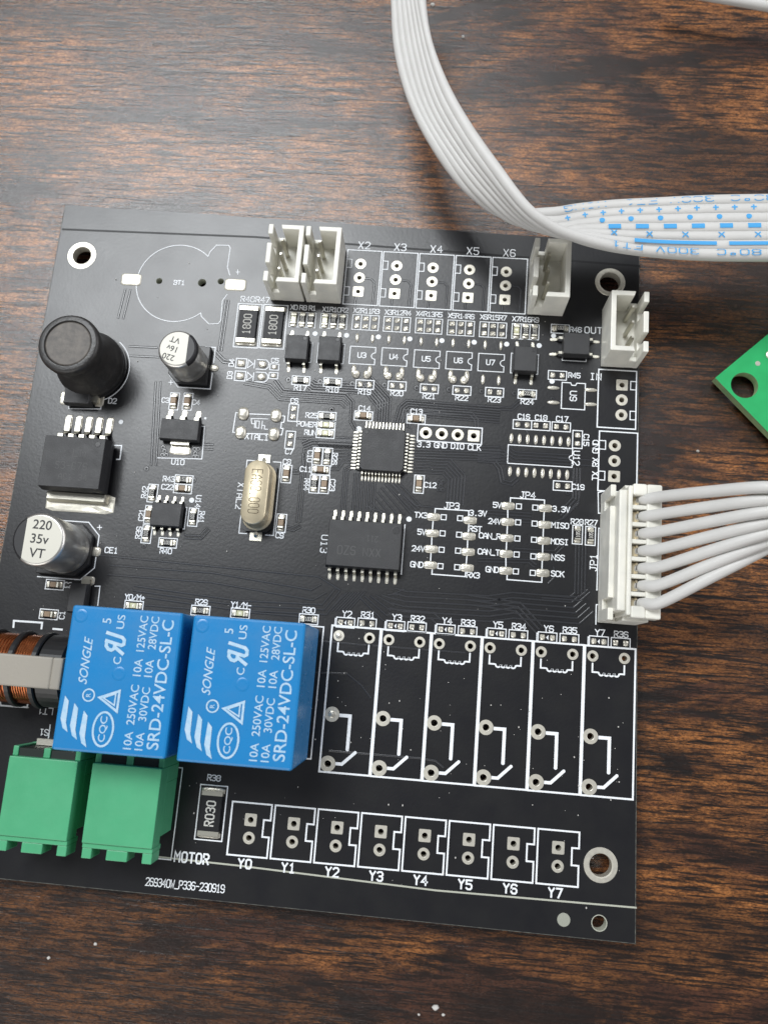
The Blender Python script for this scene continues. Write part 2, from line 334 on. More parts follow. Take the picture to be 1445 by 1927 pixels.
def pad_mesh(square, r0, r1, mname='plate'):
    mb = MB(); n = 32
    if square:
        s_ = r1 * .97; o = []
        for i in range(n):
            a = 2 * PI * i / n; c, d = math.cos(a), math.sin(a); q = s_ / max(abs(c), abs(d)); q = min(q, s_ * 1.36); o.append((q * c, q * d))
        vs = [(x, y, .0) for x, y in o] + [(x * .98, y * .98, .045) for x, y in o] + [(r0 * math.cos(2*PI*i/n), r0 * math.sin(2*PI*i/n), .045) for i in range(n)] + [(r0 * math.cos(2*PI*i/n), r0 * math.sin(2*PI*i/n), -1.58) for i in range(n)]
        fs = []
        for k in range(3): fs += [[k*n+i, k*n+(i+1) % n, (k+1)*n+(i+1) % n, (k+1)*n+i] for i in range(n)]
        mb.add(vs, fs)
    else:
        mb.lathe([(r1, 0), (r1 * .98, .045), (r0 * 1.12, .05), (r0, .02), (r0, -1.58)], n, 0, 0, 0, False, False)
    return mb.mesh('plated_hole', mname)
def hole(c, r0, r1, square=False, filled=False, mname='plate'):
    HOLES.append((c[0], c[1], r0 + 0.02))
    me = shared(('hole', square, round(r0, 2), round(r1, 2), mname), lambda: pad_mesh(square, r0, r1, mname))
    o = put('plated_hole', me, (c[0], c[1], 0), BD)
    if filled:
        put('solder_plug', shared(('plug', round(r0, 2)), lambda: MB().lathe([(r0 * 1.15, .0), (r0 * 1.1, .05), (r0 * .6, .0), (r0 * .15, .12)], 20, capb=False).mesh('solder_plug', 'solder', True)), (c[0], c[1], 0.03), o)
def pad(c, wx, wy, h=0.12, p=4.0, name='solder_pad', rot=0.0, label=None):
    v = random.randint(0, 2)
    me = shared(('pad', round(wx, 2), round(wy, 2), h, p, v), lambda: MB().pillow(0, 0, wx, wy, h, p=p, jit=.25).mesh('solder_pad', 'solder', True))
    return put(name, me, (c[0], c[1], 0), BD, rot, label)

# small chip parts; built lying along x
def chip_mesh(kind, L=1.75, Wd=0.95, H=0.5, text=None):
    mb = MB(); e = L * .2
    mats = {'res': ['resblack', 'lead', 'solder', 'mark'], 'cap': ['ceramic', 'lead', 'solder', 'mark'], 'led': ['led', 'lead', 'solder', 'mark']}[kind]
    bh = H if kind != 'cap' else H * 1.45
    mb.box(-L/2 + e, L/2 - e, -Wd/2 + .03, Wd/2 - .03, .06, bh - .02, 0, .06)
    for s_ in (-1, 1):
        xa, xb = sorted((s_ * L/2, s_ * (L/2 - e)))
        mb.box(xa, xb, -Wd/2, Wd/2, .05, bh, 1, .05)
        mb.pillow(s_ * (L/2 + .15), 0, .62, Wd * 1.05, .22, p=5, mi=2)
    if text: txt(mb, text, (0, 0), Wd * .56, (L - 2*e) * .86, 0, .085, mi=3, z=bh - .015)
    if kind == 'led': mb.box(-.12, .2, -.2, .2, bh - .03, bh + .01, 1)
    return mb.mesh('chip', mats)
NM = {'res': 'chip_resistor', 'cap': 'chip_capacitor', 'led': 'indicator_led'}
def chip(c, orient, kind, text=None, box=True, bw=2.9, bh=1.5):
    rot = 0 if orient == 'H' else PI / 2
    if box: sbox_c(c, *( (bw, bh) if orient == 'H' else (bh, bw)))
    if kind == 'empty':
        for s_ in (-1, 1):
            d = (s_ * .75, 0) if orient == 'H' else (0, s_ * .68)
            me = shared('epad%d' % (_zj[0] % 3), lambda: MB().pillow(0, 0, .78, .86, .16, p=6, jit=.5, n=12).mesh('solder_pad', 'solder'))
            put('solder_pad', me, (c[0] + d[0], c[1] + d[1], 0), BD, rot)
        return
    me = shared((kind, text), lambda: chip_mesh(kind, text=text))
    return put(NM[kind], me, (c[0], c[1], 0), BD, rot)
def lab(s, c, h=.78, ang=0.0, adv=5.2, wd=None): txt(silk, s, c, h, None, ang, wd or .155, adv)

# --- top row of three-cell groups
def trio(cl, cm, cr, kinds, names, lc):
    cy = (cl[1] + cm[1] + cr[1]) / 3; cx = (cl[0] + cm[0] + cr[0]) / 3
    for k, dx in zip(kinds, (-1.45, 0, 1.45)):
        c = (cx + dx, cy)
        sbox_c(c, 1.45, 2.62, .13)
        chip(c, 'V', k, '103' if k == 'res' else None, box=False)
    for nme, dx in zip(names, (-1.55, 0, 1.55)): lab(nme, (lc[0] + dx, lc[1]), .8, adv=4.6, wd=.14)
E3 = ('empty',) * 3; P3 = ('led', 'res', 'res')
trio(zb(532,808), zb(600,812), zb(668,815), P3, ('X0', 'R8', 'R1'), zb(606,720))
trio(zb(768,818), zb(835,822), zb(905,826), P3, ('X1', 'R10', 'R2'), zb(848,735))
trio(zb(1010,828), zb(1075,832), zb(1140,835), E3, ('X2', 'R11', 'R3'), zb(1083,744))
trio(zb(1246,842), zb(1310,846), zb(1380,850), E3, ('X3', 'R12', 'R4'), zb(1320,757))
trio(zc(283,855), zc(345,858), zc(418,862), E3, ('X4', 'R13', 'R5'), zc(352,768))
trio(zc(523,870), zc(587,873), zc(658,877), E3, ('X5', 'R14', 'R6'), zc(593,783))
trio(zc(766,883), zc(830,886), zc(900,892), E3, ('X6', 'R15', 'R7'), zc(835,793))
trio(zc(1008,897), zc(1075,900), zc(1145,905), P3, ('X7', 'R16', 'R9'), zc(1078,808))

# --- gull-wing packages; origin at the middle, leads along +-y
def lead_mesh(wd, reach, h, name='leg'):
    """leg running from the body (y=0, z=h) out and down to the board (y=reach)"""
    mb = MB(); t = min(.18, wd * .5)
    P = [(0, h), (reach * .38, h), (reach * .5, h * .55), (reach * .58, t), (reach, t * .9)]
    vs = []
    for y, z in P: vs += [(-wd/2, y, z), (wd/2, y, z), (wd/2, y, z - t), (-wd/2, y, z - t)]
    fs = []
    for k in range(len(P) - 1):
        for i in range(4): fs.append([k*4+i, k*4+(i+1) % 4, (k+1)*4+(i+1) % 4, (k+1)*4+i])
    fs += [[0, 3, 2, 1], [(len(P)-1)*4+i for i in range(4)]]
    mb.add(vs, fs)
    mb.pillow(0, reach * .9, wd * 1.25, reach * .75, t * .7, p=5, n=10, mi=1)
    return mb.mesh(name, ['lead', 'solder'])
def body_mesh(wx, wy, h, dot=None, draft=.18, z0=.12, mname='epoxy', ch=0.0):
    mb = MB(); hx, hy = wx/2, wy/2; mid = z0 + (h - z0) * .45
    def rect(i, c=ch):
        a, b_ = hx - i, hy - i
        return [(-a, -b_), (a, -b_), (a, b_), (-a, b_)] if not c else [(-a+c, -b_), (a-c, -b_), (a, -b_+c), (a, b_-c), (a-c, b_), (-a+c, b_), (-a, b_-c), (-a, -b_+c)]
    rs = [(rect(draft), z0), (rect(0), mid), (rect(draft * .9), h - .06), (rect(draft * .9 + .06), h)]
    n = len(rs[0][0]); vs = []; fs = []
    for r, z in rs: vs += [(x, y, z) for x, y in r]
    for k in range(3): fs += [[k*n+i, k*n+(i+1) % n, (k+1)*n+(i+1) % n, (k+1)*n+i] for i in range(n)]
    fs += [[3*n+i for i in range(n)], [n-1-i for i in range(n)]]
    mb.add(vs, fs)
    if dot: mb.lathe([(dot[2], h + .004), (dot[2] * .85, h + .02), (dot[2]*.8, h + .004)], 20, dot[0], dot[1], 0, False, False); mb.disc(dot[0], dot[1], dot[2] * .8, h + .006, 20, 1)
    return mb.mesh('chip_body', [mname, 'base'])
def gull(name, c, wx, wy, h, nper, pitch, lw, reach, rot=0.0, dot=None, label=None, sides=(1, -1), ch=0, draft=.18, marks=None):
    o = put(name, body_mesh(wx, wy, h, dot, draft, ch=ch), (c[0], c[1], 0), BD, rot, label)
    me = lead_mesh(lw, reach, h * .5)
    for s_ in sides:
        for i in range(nper):
            x = (i - (nper - 1) / 2) * pitch
            l = Vector((x, s_ * (wy/2 - .05), 0)); l.rotate(Matrix.Rotation(rot, 3, 'Z'))
            put('leg', me, (c[0] + l.x, c[1] + l.y, 0), o, rot + (0 if s_ > 0 else PI))
    if marks:
        mk = MB()
        for s_, x, y, hh, W_, a in marks: txt(mk, s_, (x, y), hh, W_, a, hh * .10, z=0)
        put('laser_marking', mk.mesh('laser_marking', 'laser'), (c[0], c[1], h - .012), o, rot)
    return o
oc = [zb(568,1050), zb(811,1060), zc(1066,1138)]
for k, c in enumerate(oc):
    gull('optocoupler', c, 3.75, 4.3, 2.0, 2, 2.54, .42, 1.25, dot=(1.25, 1.55, .38), draft=.12)
    silk.strip([(c[0] + 1.9, c[1] + 1.6), (c[0] + 2.25, c[1] + 1.6), (c[0] + 2.25, c[1] - 1.8), (c[0] + 1.9, c[1] - 1.8)], .14, zjit())
    silk.strip([(c[0] - 1.9, c[1] + 1.6), (c[0] - 2.1, c[1] + 1.6), (c[0] - 2.1, c[1] - 1.8), (c[0] - 1.9, c[1] - 1.8)], .14, zjit())
for q in (zb(695,915), zb(932,928), zb(1172,940), zc(205,955), zc(447,968), zc(690,980), zc(935,995), zc(1180,1005)): silk.disc(*q, .42, zjit(), 20)
for k, (c, nme) in enumerate(((zb(1052,1080),'U3'), (zb(1293,1092),'U4'), (zc(333,1108),'U5'), (zc(575,1120),'U6'), (zc(818,1135),'U7'))):
    hx, hy = 2.08, 1.5
    arc = [(c[0] + hx - .62 * math.cos(a), c[1] + .55 * math.sin(a)) for a in np.linspace(-PI/2, PI/2, 9)]
    silk.strip([(c[0]+hx, c[1]-.55)] + arc[1:-1] + [(c[0]+hx, c[1]+.55), (c[0]+hx, c[1]+hy), (c[0]-hx, c[1]+hy), (c[0]-hx, c[1]-hy), (c[0]+hx, c[1]-hy)], .14, zjit(), True)
    lab(nme, (c[0] - .1, c[1] + .05), .85)
    for s_ in (-1, 1):
        pad((c[0] + s_ * 1.27 + .15, c[1] + 3.05), .55, 1.65, .22, 2.2)
        if nme == 'U7': pad((c[0] + s_ * 1.27 + .1, c[1] - 2.95), .62, 1.75, .24, 2.2)
        else:
            mb = MB(); mb.pillow(0, .1, .8, 2.1, .36, p=2.6, jit=.2); mb.pillow(-s_ * .42, -.55, 1.2, 1.35, .45, p=3, jit=.35)
            put('solder_blob', mb.mesh('solder_blob', 'solder', True), (c[0] + s_ * 1.3 + .1, c[1] - 2.75, 0), BD)
# --- R17..R24 row
for c, k, nme in ((zb(588,1270),'res','R17'), (zb(827,1284),'res','R18'), (zb(1070,1300),'empty','R19'), (zb(1313,1310),'empty','R20'),
                  (zc(352,1332),'empty','R21'), (zc(597,1345),'empty','R22'), (zc(843,1358),'empty','R23'), (zc(1090,1373),'res','R24')):
    chip(c, 'H', k, '222' if k == 'res' else None); lab(nme, (c[0] + .05, c[1] - 1.25), .82)
    v = (c[0] - 2.05, c[1] + .05); trc.lathe([(.42, .03), (.16, .034)], 16, v[0], v[1], 0, False, False); gap.disc(v[0], v[1], .2, .036, 10); gap.ring_flat(v[0], v[1], .42, .52, .004)
# --- R48 R47
def big_res(c, text, label, ang, bw=4.05, bh=7.7, L=6.4, Wd=3.15):
    sbox_c(c, bw, bh, .17)
    mb = MB(); mb.box(-Wd/2, Wd/2, -L/2 + .55, L/2 - .55, .1, .72, 0, .08)
    o = put('power_resistor', mb.mesh('power_resistor', 'resblack'), (c[0], c[1], 0), BD, 0, label)
    ec = shared('bigcap', lambda: (lambda q: (q.box(-Wd/2 - .02, Wd/2 + .02, -.35, .42, .08, .74, 0, .06), q.pillow(0, .32, Wd * 1.12, .9, .25, p=7, mi=1), q.mesh('end_cap', ['lead', 'solder']))[-1])(MB()))
    put('end_cap', ec, (c[0], c[1] + L/2 - .42, 0), o); put('end_cap', ec, (c[0], c[1] - L/2 + .42, 0), o, PI)
    mk = MB(); txt(mk, text, (0, 0), 1.25, 3.4, ang, .13 if text != 'R030' else .2, z=0)
    put('printed_value', mk.mesh('printed_value', 'mark'), (c[0], c[1], .715), o)
big_res(zb(188,855), '1800', 'left of the two black resistors printed 1800', PI/2)
big_res(zb(383,863), '1800', 'right of the two black resistors printed 1800', PI/2)
lab('R48', zb(188,655), .95); lab('R47', zb(300,660), .95)
big_res(zm(1278,415), 'R030', 'black shunt resistor printed R030 below the relays', PI/2); lab('R38', zm(1295,205), .8)
# --- D4 D3 and C5
for (x, y, lx, ly, nme) in ((138,1140,65,1135,'D4'), (130,1235,52,1228,'D3')):
    c = zb(x, y); sbox_c(c, 1.75, 1.65, .16); pad(c, 1.25, 1.15, .3, 5)
    tc_ = zb(x + 75, y + 4)
    silk.strip([(tc_[0]-.5, tc_[1]-.7), (tc_[0]-.5, tc_[1]+.7), (tc_[0]+.35, tc_[1])], .15, zjit(), True); silk.strip([(tc_[0]+.55, tc_[1]-.7), (tc_[0]+.55, tc_[1]+.7)], .15, zjit())
    c2 = zb(x + 160, y + 8); pad(c2, 1.35, 1.2, .36, 2.3)
    silk.strip([(c2[0]-.95, c2[1]+.8), (c2[0]+.6, c2[1]+.8), (c2[0]+1.05, c2[1]+.35), (c2[0]+1.05, c2[1]-.4), (c2[0]+.6, c2[1]-.85), (c2[0]-.95, c2[1]-.85)], .15, zjit())
    lab(nme, zb(lx, ly), .8, PI/2)
c = zb(385,1200); lab('C5', zb(393,1118), .75)
for dy in (.75, -.75): sbox_c((c[0], c[1] + dy), 1.45, 1.05, .14); pad((c[0], c[1] + dy), .85, .7, .2, 5)
# --- crystal outline XTAL1, unpopulated
X1c = [zf(235,235), zf(482,250), zf(215,378), zf(465,390)]
for q in X1c: pad(q, 1.85, 2.25, .5, 2.6, 'solder_blob')
silk.strip([zf(240,228), zf(178,228), zf(155,375), zf(185,380)], .17, zjit()); silk.strip([zf(275,237), zf(440,243)], .17, zjit()); silk.strip([zf(250,385), zf(425,390)], .17, zjit())
silk.strip([zf(520,250), zf(548,255), zf(540,300), zf(522,302), zf(516,345), zf(534,348), zf(524,395), zf(500,396)], .17, zjit())
silk.strip([zf(298,312), zf(293,272), zf(420,275)], .13, zjit())
silk.strip([zf(293,275), zf(298,310), zf(322,312)], .13, zjit()); silk.strip([zf(322,285), zf(318,342)], .13, zjit())
silk.strip([zf(332,290), zf(356,292), zf(352,345), zf(328,342)], .13, zjit(), True)
silk.strip([zf(378,290), zf(372,350)], .13, zjit()); silk.strip([zf(376,322), zf(396,325), zf(392,352), zf(418,354)], .13, zjit())
lab('XTAL1', zf(335,410), .92)
# --- scattered chips: (region fn, x, y, orientation, kind, text, label, lx, ly, label angle)
U = math.pi / 2
for fn, x, y, o_, k, tx, l_, lx, ly, la in (
    (zf,610,228,'V','empty',None,'C6',620,138,0), (zf,587,433,'V','empty',None,'C7',580,522,0),
    (zf,865,257,'H','res','102','R25',748,248,0), (zf,858,322,'H','led',None,'POWER',712,315,0), (zf,853,385,'H','led',None,'RUN',740,378,0),
    (zf,1140,252,'H','cap',None,'C14',1148,195,0), (zf,793,557,'V','cap',None,'C10',737,557,-U), (zf,868,562,'V','res','103','R26',922,577,-U),
    (zf,818,660,'H','cap',None,'C11',706,655,0), (zf,770,767,'V','res','103','R44',712,770,-U), (zf,845,770,'V','cap',None,'C23',905,775,-U),
    (zf,560,690,'V','cap',None,'C8',563,598,0), (zf,520,1062,'V','cap',None,'C9',508,1155,0), (zg,777,122,'H','cap',None,'C13',780,62,0),
    (zg,800,643,'V','cap',None,'C12',890,650,0), (zh,672,912,'H','empty',None,'C19',795,920,0), (zh,350,422,'H','empty',None,'C16',362,358,0),
    (zh,497,430,'H','empty',None,'C18',500,366,0), (zh,660,440,'H','empty',None,'C17',668,376,0), (zh,790,540,'V','empty',None,'C15',860,545,-U),
    (zh,790,1302,'V','res','105','R28',787,1198,0), (zh,893,1312,'V','res','105','R27',900,1205,0), (zh,630,28,'H','empty',None,'R45',765,28,0),
    (zd,295,880,'H','res','103','R46',412,885,0),
    (ze,1252,662,'H','res','153','R43',1150,655,0), (ze,1245,722,'H','cap',None,'C22',1140,710,0), (ze,1040,752,'V','res','273','R42',985,745,U),
    (ze,1018,898,'V','cap',None,'C21',965,900,U), (ze,1000,1030,'V','res','103','R39',945,1020,U), (ze,1315,915,'V','res','103','R41',1372,915,-U),
    (ze,1143,1090,'H','res','103','R40',1130,1145,0), (ze,1187,128,'V','cap',None,'C3',1128,120,0), (ze,1278,130,'V','cap',None,'C4',1335,135,0),
    (zi,376,182,'H','cap',None,'C2',465,184,0), (zi,335,383,'H','cap',None,'C1',425,388,U),
    (zi,1365,358,'H','res','103','R29',1372,300,0), (zj,1128,262,'H','res','103','R30',1130,194,0), (zi,912,325,'H','led',None,'Y0/M+',920,268,0), (zj,612,218,'H','led',None,'Y1/M-',620,155,0)):
    chip(fn(x, y), o_, k, tx); lab(l_, fn(lx, ly), .8, la, adv=4.9)
for fn, xy, yl, rl in ((zk,(298,305,470,312),'Y2','R31'), (zk,(697,332,868,343),'Y3','R32'), (zk,(1098,360,1272,375),'Y4','R33'),
                       (zl,(217,370,380,383),'Y5','R34'), (zl,(600,400,765,412),'Y6','R35'), (zl,(987,430,1152,443),'Y7','R36')):
    c = fn(xy[0], xy[1]); chip(c, 'H', 'empty', bw=2.8); silk.strip([(c[0]-1.4, c[1]+.55), (c[0]-1.6, c[1]+.55), (c[0]-1.6, c[1]-.55), (c[0]-1.4, c[1]-.55)], .14, zjit())
    silk.flat([(c[0]+.14, c[1]-.38), (c[0]+.14, c[1]+.38), (c[0]-.2, c[1])][::-1], .03); lab(yl, (c[0]+.15, c[1]+1.32), .9)
    c = fn(xy[2], xy[3]); chip(c, 'H', 'empty', bw=2.8); lab(rl, (c[0]+.05, c[1]+1.32), .84)
for q in ((zf,1105,350,.45), (zg,720,922,.42), (ze,1305,800,.42), (zh,587,75,.42), (zd,245,932,.4), (ze,825,268,.38), (ze,730,65,.3), (zi,565,148,.25), (ze,1398,243,.2)):
    silk.disc(*q[0](q[1], q[2]), q[3], zjit(), 20)
lab('D2', ze(768,125), .85); lab('U10', ze(1212,540), .85); lab('U14', ze(1350,808), .8, -U); lab('CE1', ze(760,1140), .85); lab('D', zi(490,293), .85, PI)
lab('LT1', zi(312,1040), .95, PI); lab('S1', zi(303,1185), .85, PI); silk.strip([zi(345,1135), zi(330,1240)], .2, zjit())
lab('U13', zg(45,1120), 1.05, -U, adv=5.8); lab('BT1', za(1018,458), .75)
silk.strip([za(1338,398), za(1358,398)], .12, zjit()); silk.strip([za(1348,385), za(1348,411)], .12, zjit())
silk.strip([ze(665,985), ze(695,985)], .15, zjit()); silk.strip([ze(680,970), ze(680,1000)], .15, zjit()); silk.strip([za(958,1023), za(985,1023)], .15, zjit()); silk.strip([za(971,1010), za(971,1036)], .15, zjit())

# --- crystal
cc = zf(361,868); ang_c = 0
def stadium(wx, wy, n=14):
    r = wx / 2; h = wy / 2 - r
    return [(r * math.cos(a), h + r * math.sin(a)) for a in np.linspace(0, PI, n)] + [(r * math.cos(a), -h + r * math.sin(a)) for a in np.linspace(PI, 2 * PI, n)]
mb = MB(); prof = [(4.75, 11.0, .55), (4.75, 11.0, .85), (4.1, 10.4, 1.0), (4.05, 10.35, 3.6), (3.9, 10.2, 3.95), (3.5, 9.8, 4.15)]
n_ = 28; vs = []; fs = []
for wx, wy, z in prof: vs += [(x, y, z) for x, y in stadium(wx, wy)]
for k in range(len(prof) - 1): fs += [[k*n_+i, k*n_+(i+1) % n_, (k+1)*n_+(i+1) % n_, (k+1)*n_+i] for i in range(n_)]
fs.append([(len(prof)-1)*n_+i for i in range(n_)]); mb.add(vs, fs)
xt = put('crystal', smooth_by_angle(mb.mesh('crystal', 'gold'), 50), (cc[0], cc[1], 0), BD, 0, 'gold oval crystal can engraved EAS8.000')
mb = MB(); mb.prism([(-2.3,-5.0),(-1.7,-5.6),(1.7,-5.6),(2.3,-5.0),(2.3,5.0),(1.7,5.6),(-1.7,5.6),(-2.3,5.0)], .1, .6); put('plastic_base', mb.mesh('plastic_base', 'base'), (cc[0], cc[1], 0), xt)
mk = MB(); txt(mk, 'EAS8.000', (0, 0), 1.6, 6.9, -PI/2, .10, z=0); put('engraved_mark', mk.mesh('engraved_mark', 'goldink'), (cc[0] + .05, cc[1] + .1, 4.14), xt)
for s_ in (-1, 1):
    put('terminal_strip', shared('xstrip', lambda: (lambda q: (q.box(-.95, .95, -.2, 1.5, .04, .16), q.tube([(0,-.2,.3),(0,.6,.3),(0,.75,.15)], .3, 8), q.mesh('terminal_strip', 'lead'))[-1])(MB())), (cc[0], cc[1] + s_ * 5.5, 0), xt, 0 if s_ > 0 else PI)
silk.strip([(cc[0]-1.5, cc[1]+5.95), (cc[0]-2.75, cc[1]+5.95), (cc[0]-2.75, cc[1]-5.95), (cc[0]-1.5, cc[1]-5.95)], .15, zjit())
silk.strip([(cc[0]+1.5, cc[1]+5.95), (cc[0]+2.75, cc[1]+5.95), (cc[0]+2.75, cc[1]-5.95), (cc[0]+1.5, cc[1]-5.95)], .15, zjit())
lab('XTAL2', zf(208,855), .95, -U, adv=5.6)
# --- microcontroller
mc = zg(512,386)
mo = put('microcontroller', body_mesh(7.1, 7.1, 1.5, (-2.75, 2.75, .38), .14, ch=.45), (mc[0], mc[1], 0), BD, 0, 'square black chip with rows of fine legs on all four sides')
me = lead_mesh(.24, 1.15, .75)
for s_ in range(4):
    for i in range(12):
        l = Vector(((i - 5.5) * .54, 3.5, 0)); a = s_ * PI / 2; l.rotate(Matrix.Rotation(a, 3, 'Z')); put('leg', me, (mc[0] + l.x, mc[1] + l.y, 0), mo, a)
# --- driver chip U13
uc = zg(369,1142)
gull('driver_chip', uc, 11.55, 7.5, 2.45, 9, 1.27, .45, 1.45, dot=(4.75, 2.5, .62), draft=.2, label='large black chip with nine legs along each long side',
     marks=(('211', 1.2, .9, .9, 1.7, PI), ('XXN', 1.3, -1.2, 1.2, 2.6, PI), ('9Z0', -2.6, -1.1, 1.3, 2.7, PI)))
silk.strip([(uc[0] + 5.95, uc[1] + 3.9), (uc[0] + 5.95, uc[1] - 3.9)], .17, zjit())
# --- right optocoupler lying across
rc = zd(403,1025)
gull('optocoupler', rc, 3.75, 4.3, 2.0, 2, 2.54, .42, 1.5, rot=PI/2, dot=None, draft=.12, label='black optocoupler turned sideways beside the right hand connector')
silk.strip([(rc[0]-1.9, rc[1]-1.85), (rc[0]-1.9, rc[1]-2.2), (rc[0]+1.9, rc[1]-2.2), (rc[0]+1.9, rc[1]-1.85)], .14, zjit())
# --- SOIC8 U14, SOT-223 U10
sc_ = ze(1150,908)
gull('amplifier_chip', sc_, 4.9, 3.9, 1.6, 4, 1.27, .42, 1.1, dot=(1.9, 1.3, .16), draft=.12, label='small black chip with four legs on two sides among tiny parts')
silk.strip([(sc_[0]+2.5, sc_[1]+1.6), (sc_[0]+2.75, sc_[1]+1.6), (sc_[0]+2.75, sc_[1]-1.9), (sc_[0]+2.5, sc_[1]-1.9)], .14, zjit())
vc = ze(1242,338)
vo = gull('voltage_regulator', vc, 6.4, 3.6, 1.75, 3, 2.3, .75, 1.6, sides=(1,), dot=None, draft=.15, label='black three legged regulator with a broad metal tab',
          marks=(('M 1117', .3, -.6, .7, 3.6, PI), ('300S 33D', 0, .6, .6, 4.4, PI)))
mb = MB(); mb.box(-1.5, 1.5, -1.6, 0, .02, .2); mb.box(-1.5, 1.5, -.4, .2, .2, .85, 0); mb.pillow(0, -1.3, 3.5, 1.2, .16, p=8, mi=1)
put('tab', mb.mesh('tab', ['lead', 'solder']), (vc[0] + .05, vc[1] - 1.9, 0), vo)
silk.strip([ze(1375,298), ze(1393,298), ze(1375,520), ze(1075,512)], .15, zjit())
# --- TO-263 buck regulator
tb_ = (np.array(ze(735,385,4.3)) + np.array(ze(685,725,4.3)) + np.array(ze(250,695,4.3)) + np.array(ze(300,360,4.3))) / 4
tc2 = (float(tb_[0]), float(tb_[1]))
bo = put('switching_regulator', body_mesh(10.1, 8.6, 4.4, (3.7, 3.1, .5), .25, z0=.6), (tc2[0], tc2[1], 0), BD, 0, 'big square black power chip with five broad legs and metal tab')
mk = MB(); txt(mk, 'S3-C79', (0, -.6), 1.1, 5, 0, .1); txt(mk, 'AC1 34', (.5, -2.4), .9, 4.5, 0, .1); txt(mk, 'LM', (1, 1.5), 1.2, 2, 0, .1)
put('laser_marking', mk.mesh('laser_marking', 'laser'), (tc2[0], tc2[1], 4.39), bo)
mb = MB(); mb.box(-5.0, 5.0, -1.25, .5, .12, 1.35, 0, .25); put('tab', mb.mesh('tab', 'lead'), (tc2[0] + .05, tc2[1] - 4.5, 0), bo, 0, None, .1)
put('tab_solder', MB().pillow(0, 0, 11.2, 3.2, .12, p=12, n=24, jit=.3).mesh('tab_solder', 'plate'), (tc2[0] + .4, tc2[1] - 5.6, 0), bo)
fm = MB()
P = [(0, 2.3), (.9, 2.3), (1.5, .8), (1.9, .45), (4.2, .42)]
for k in range(4):
    (y0, z0), (y1, z1) = P[k], P[k + 1]
    fm.add([(-.42, y0, z0), (.42, y0, z0), (.42, y0, z0 - .4), (-.42, y0, z0 - .4), (-.42, y1, z1), (.42, y1, z1), (.42, y1, z1 - .4), (-.42, y1, z1 - .4)], [[0,1,5,4],[1,2,6,5],[2,3,7,6],[3,0,4,7],[0,3,2,1],[4,5,6,7]])
fm.pillow(0, 3.4, 1.25, 2.6, .14, p=8, mi=1); me = fm.mesh('leg', ['lead', 'solder'])
for i in range(5): put('leg', me, (tc2[0] + (i - 2) * 1.72 - .1, tc2[1] + 4.2, 0), bo)
silk.strip([ze(775,428), ze(830,428), ze(818,522), ze(795,522)], .2, zjit())
silk.strip([ze(290,905), ze(744,920), ze(762,760)], .16, zjit()) if False else None
# --- diode D2 and D1
dc = ze(562,112)
do = put('diode', body_mesh(4.4, 3.0, 2.2, None, .12), (dc[0], dc[1], 0), BD, 0, 'black block diode between the inductor and the power chip')
for s_ in (-1, 1):
    mb = MB(); mb.box(-.55, .55, -.85, .85, .15, 1.2 if s_ > 0 else .35, 0, .1); mb.pillow(s_ * .35, 0, 1.6, 2.3, .16, p=7, mi=1)
    put('terminal', mb.mesh('terminal', ['lead', 'solder']), (dc[0] + s_ * 2.55, dc[1], 0), do)
silk.strip([ze(470,160), ze(472,178), ze(688,180), ze(690,160)], .18, zjit())
d1 = zi(562,265); do = put('diode', body_mesh(2.7, 4.6, 2.1, None, .12), (d1[0], d1[1] - .3, 0), BD, 0, 'black block diode half hidden behind the left relay')
mb = MB(); mb.box(-.75, .75, -.5, .5, .15, 1.1, 0, .1); mb.pillow(0, .3, 2.0, 1.4, .16, p=7, mi=1); put('terminal', mb.mesh('terminal', ['lead', 'solder']), (d1[0] + .6, d1[1] + 2.3, 0), do)
silk.strip([zi(650,192), zi(683,192), zi(668,322)], .17, zjit())
# --- power inductor
ic = B(128, 645.6, 10.2)
mb = MB(); mb.lathe([(5.3, .5), (5.5, .7), (5.5, 2.0), (5.1, 3.0), (4.6, 4.5), (4.35, 6.2), (4.5, 7.6), (4.75, 8.3), (4.8, 9.6), (4.6, 10.1), (4.35, 10.2), (3.75, 10.2), (3.6, 9.9)], 48, capt=False)
io = put('inductor', smooth_by_angle(mb.mesh('inductor', 'ferrite'), 50), (ic[0], ic[1], 0), BD, 0, 'black waisted drum inductor with grey round top at top left of board')
put('core_top', MB().lathe([(3.58, 9.4), (3.58, 9.95), (3.4, 10.05)], 40).mesh('core_top', 'ferritetop'), (ic[0], ic[1], 0), io)
put('mounting_plate', MB().lathe([(5.6, .1), (5.7, .5), (5.2, .6)], 40).mesh('mounting_plate', 'base'), (ic[0], ic[1], 0), io)
arc = [(ic[0] + 6.0 * math.cos(a), ic[1] + 6.0 * math.sin(a)) for a in np.linspace(-1.2, .9, 26)]; silk.strip(arc, .14, zjit())
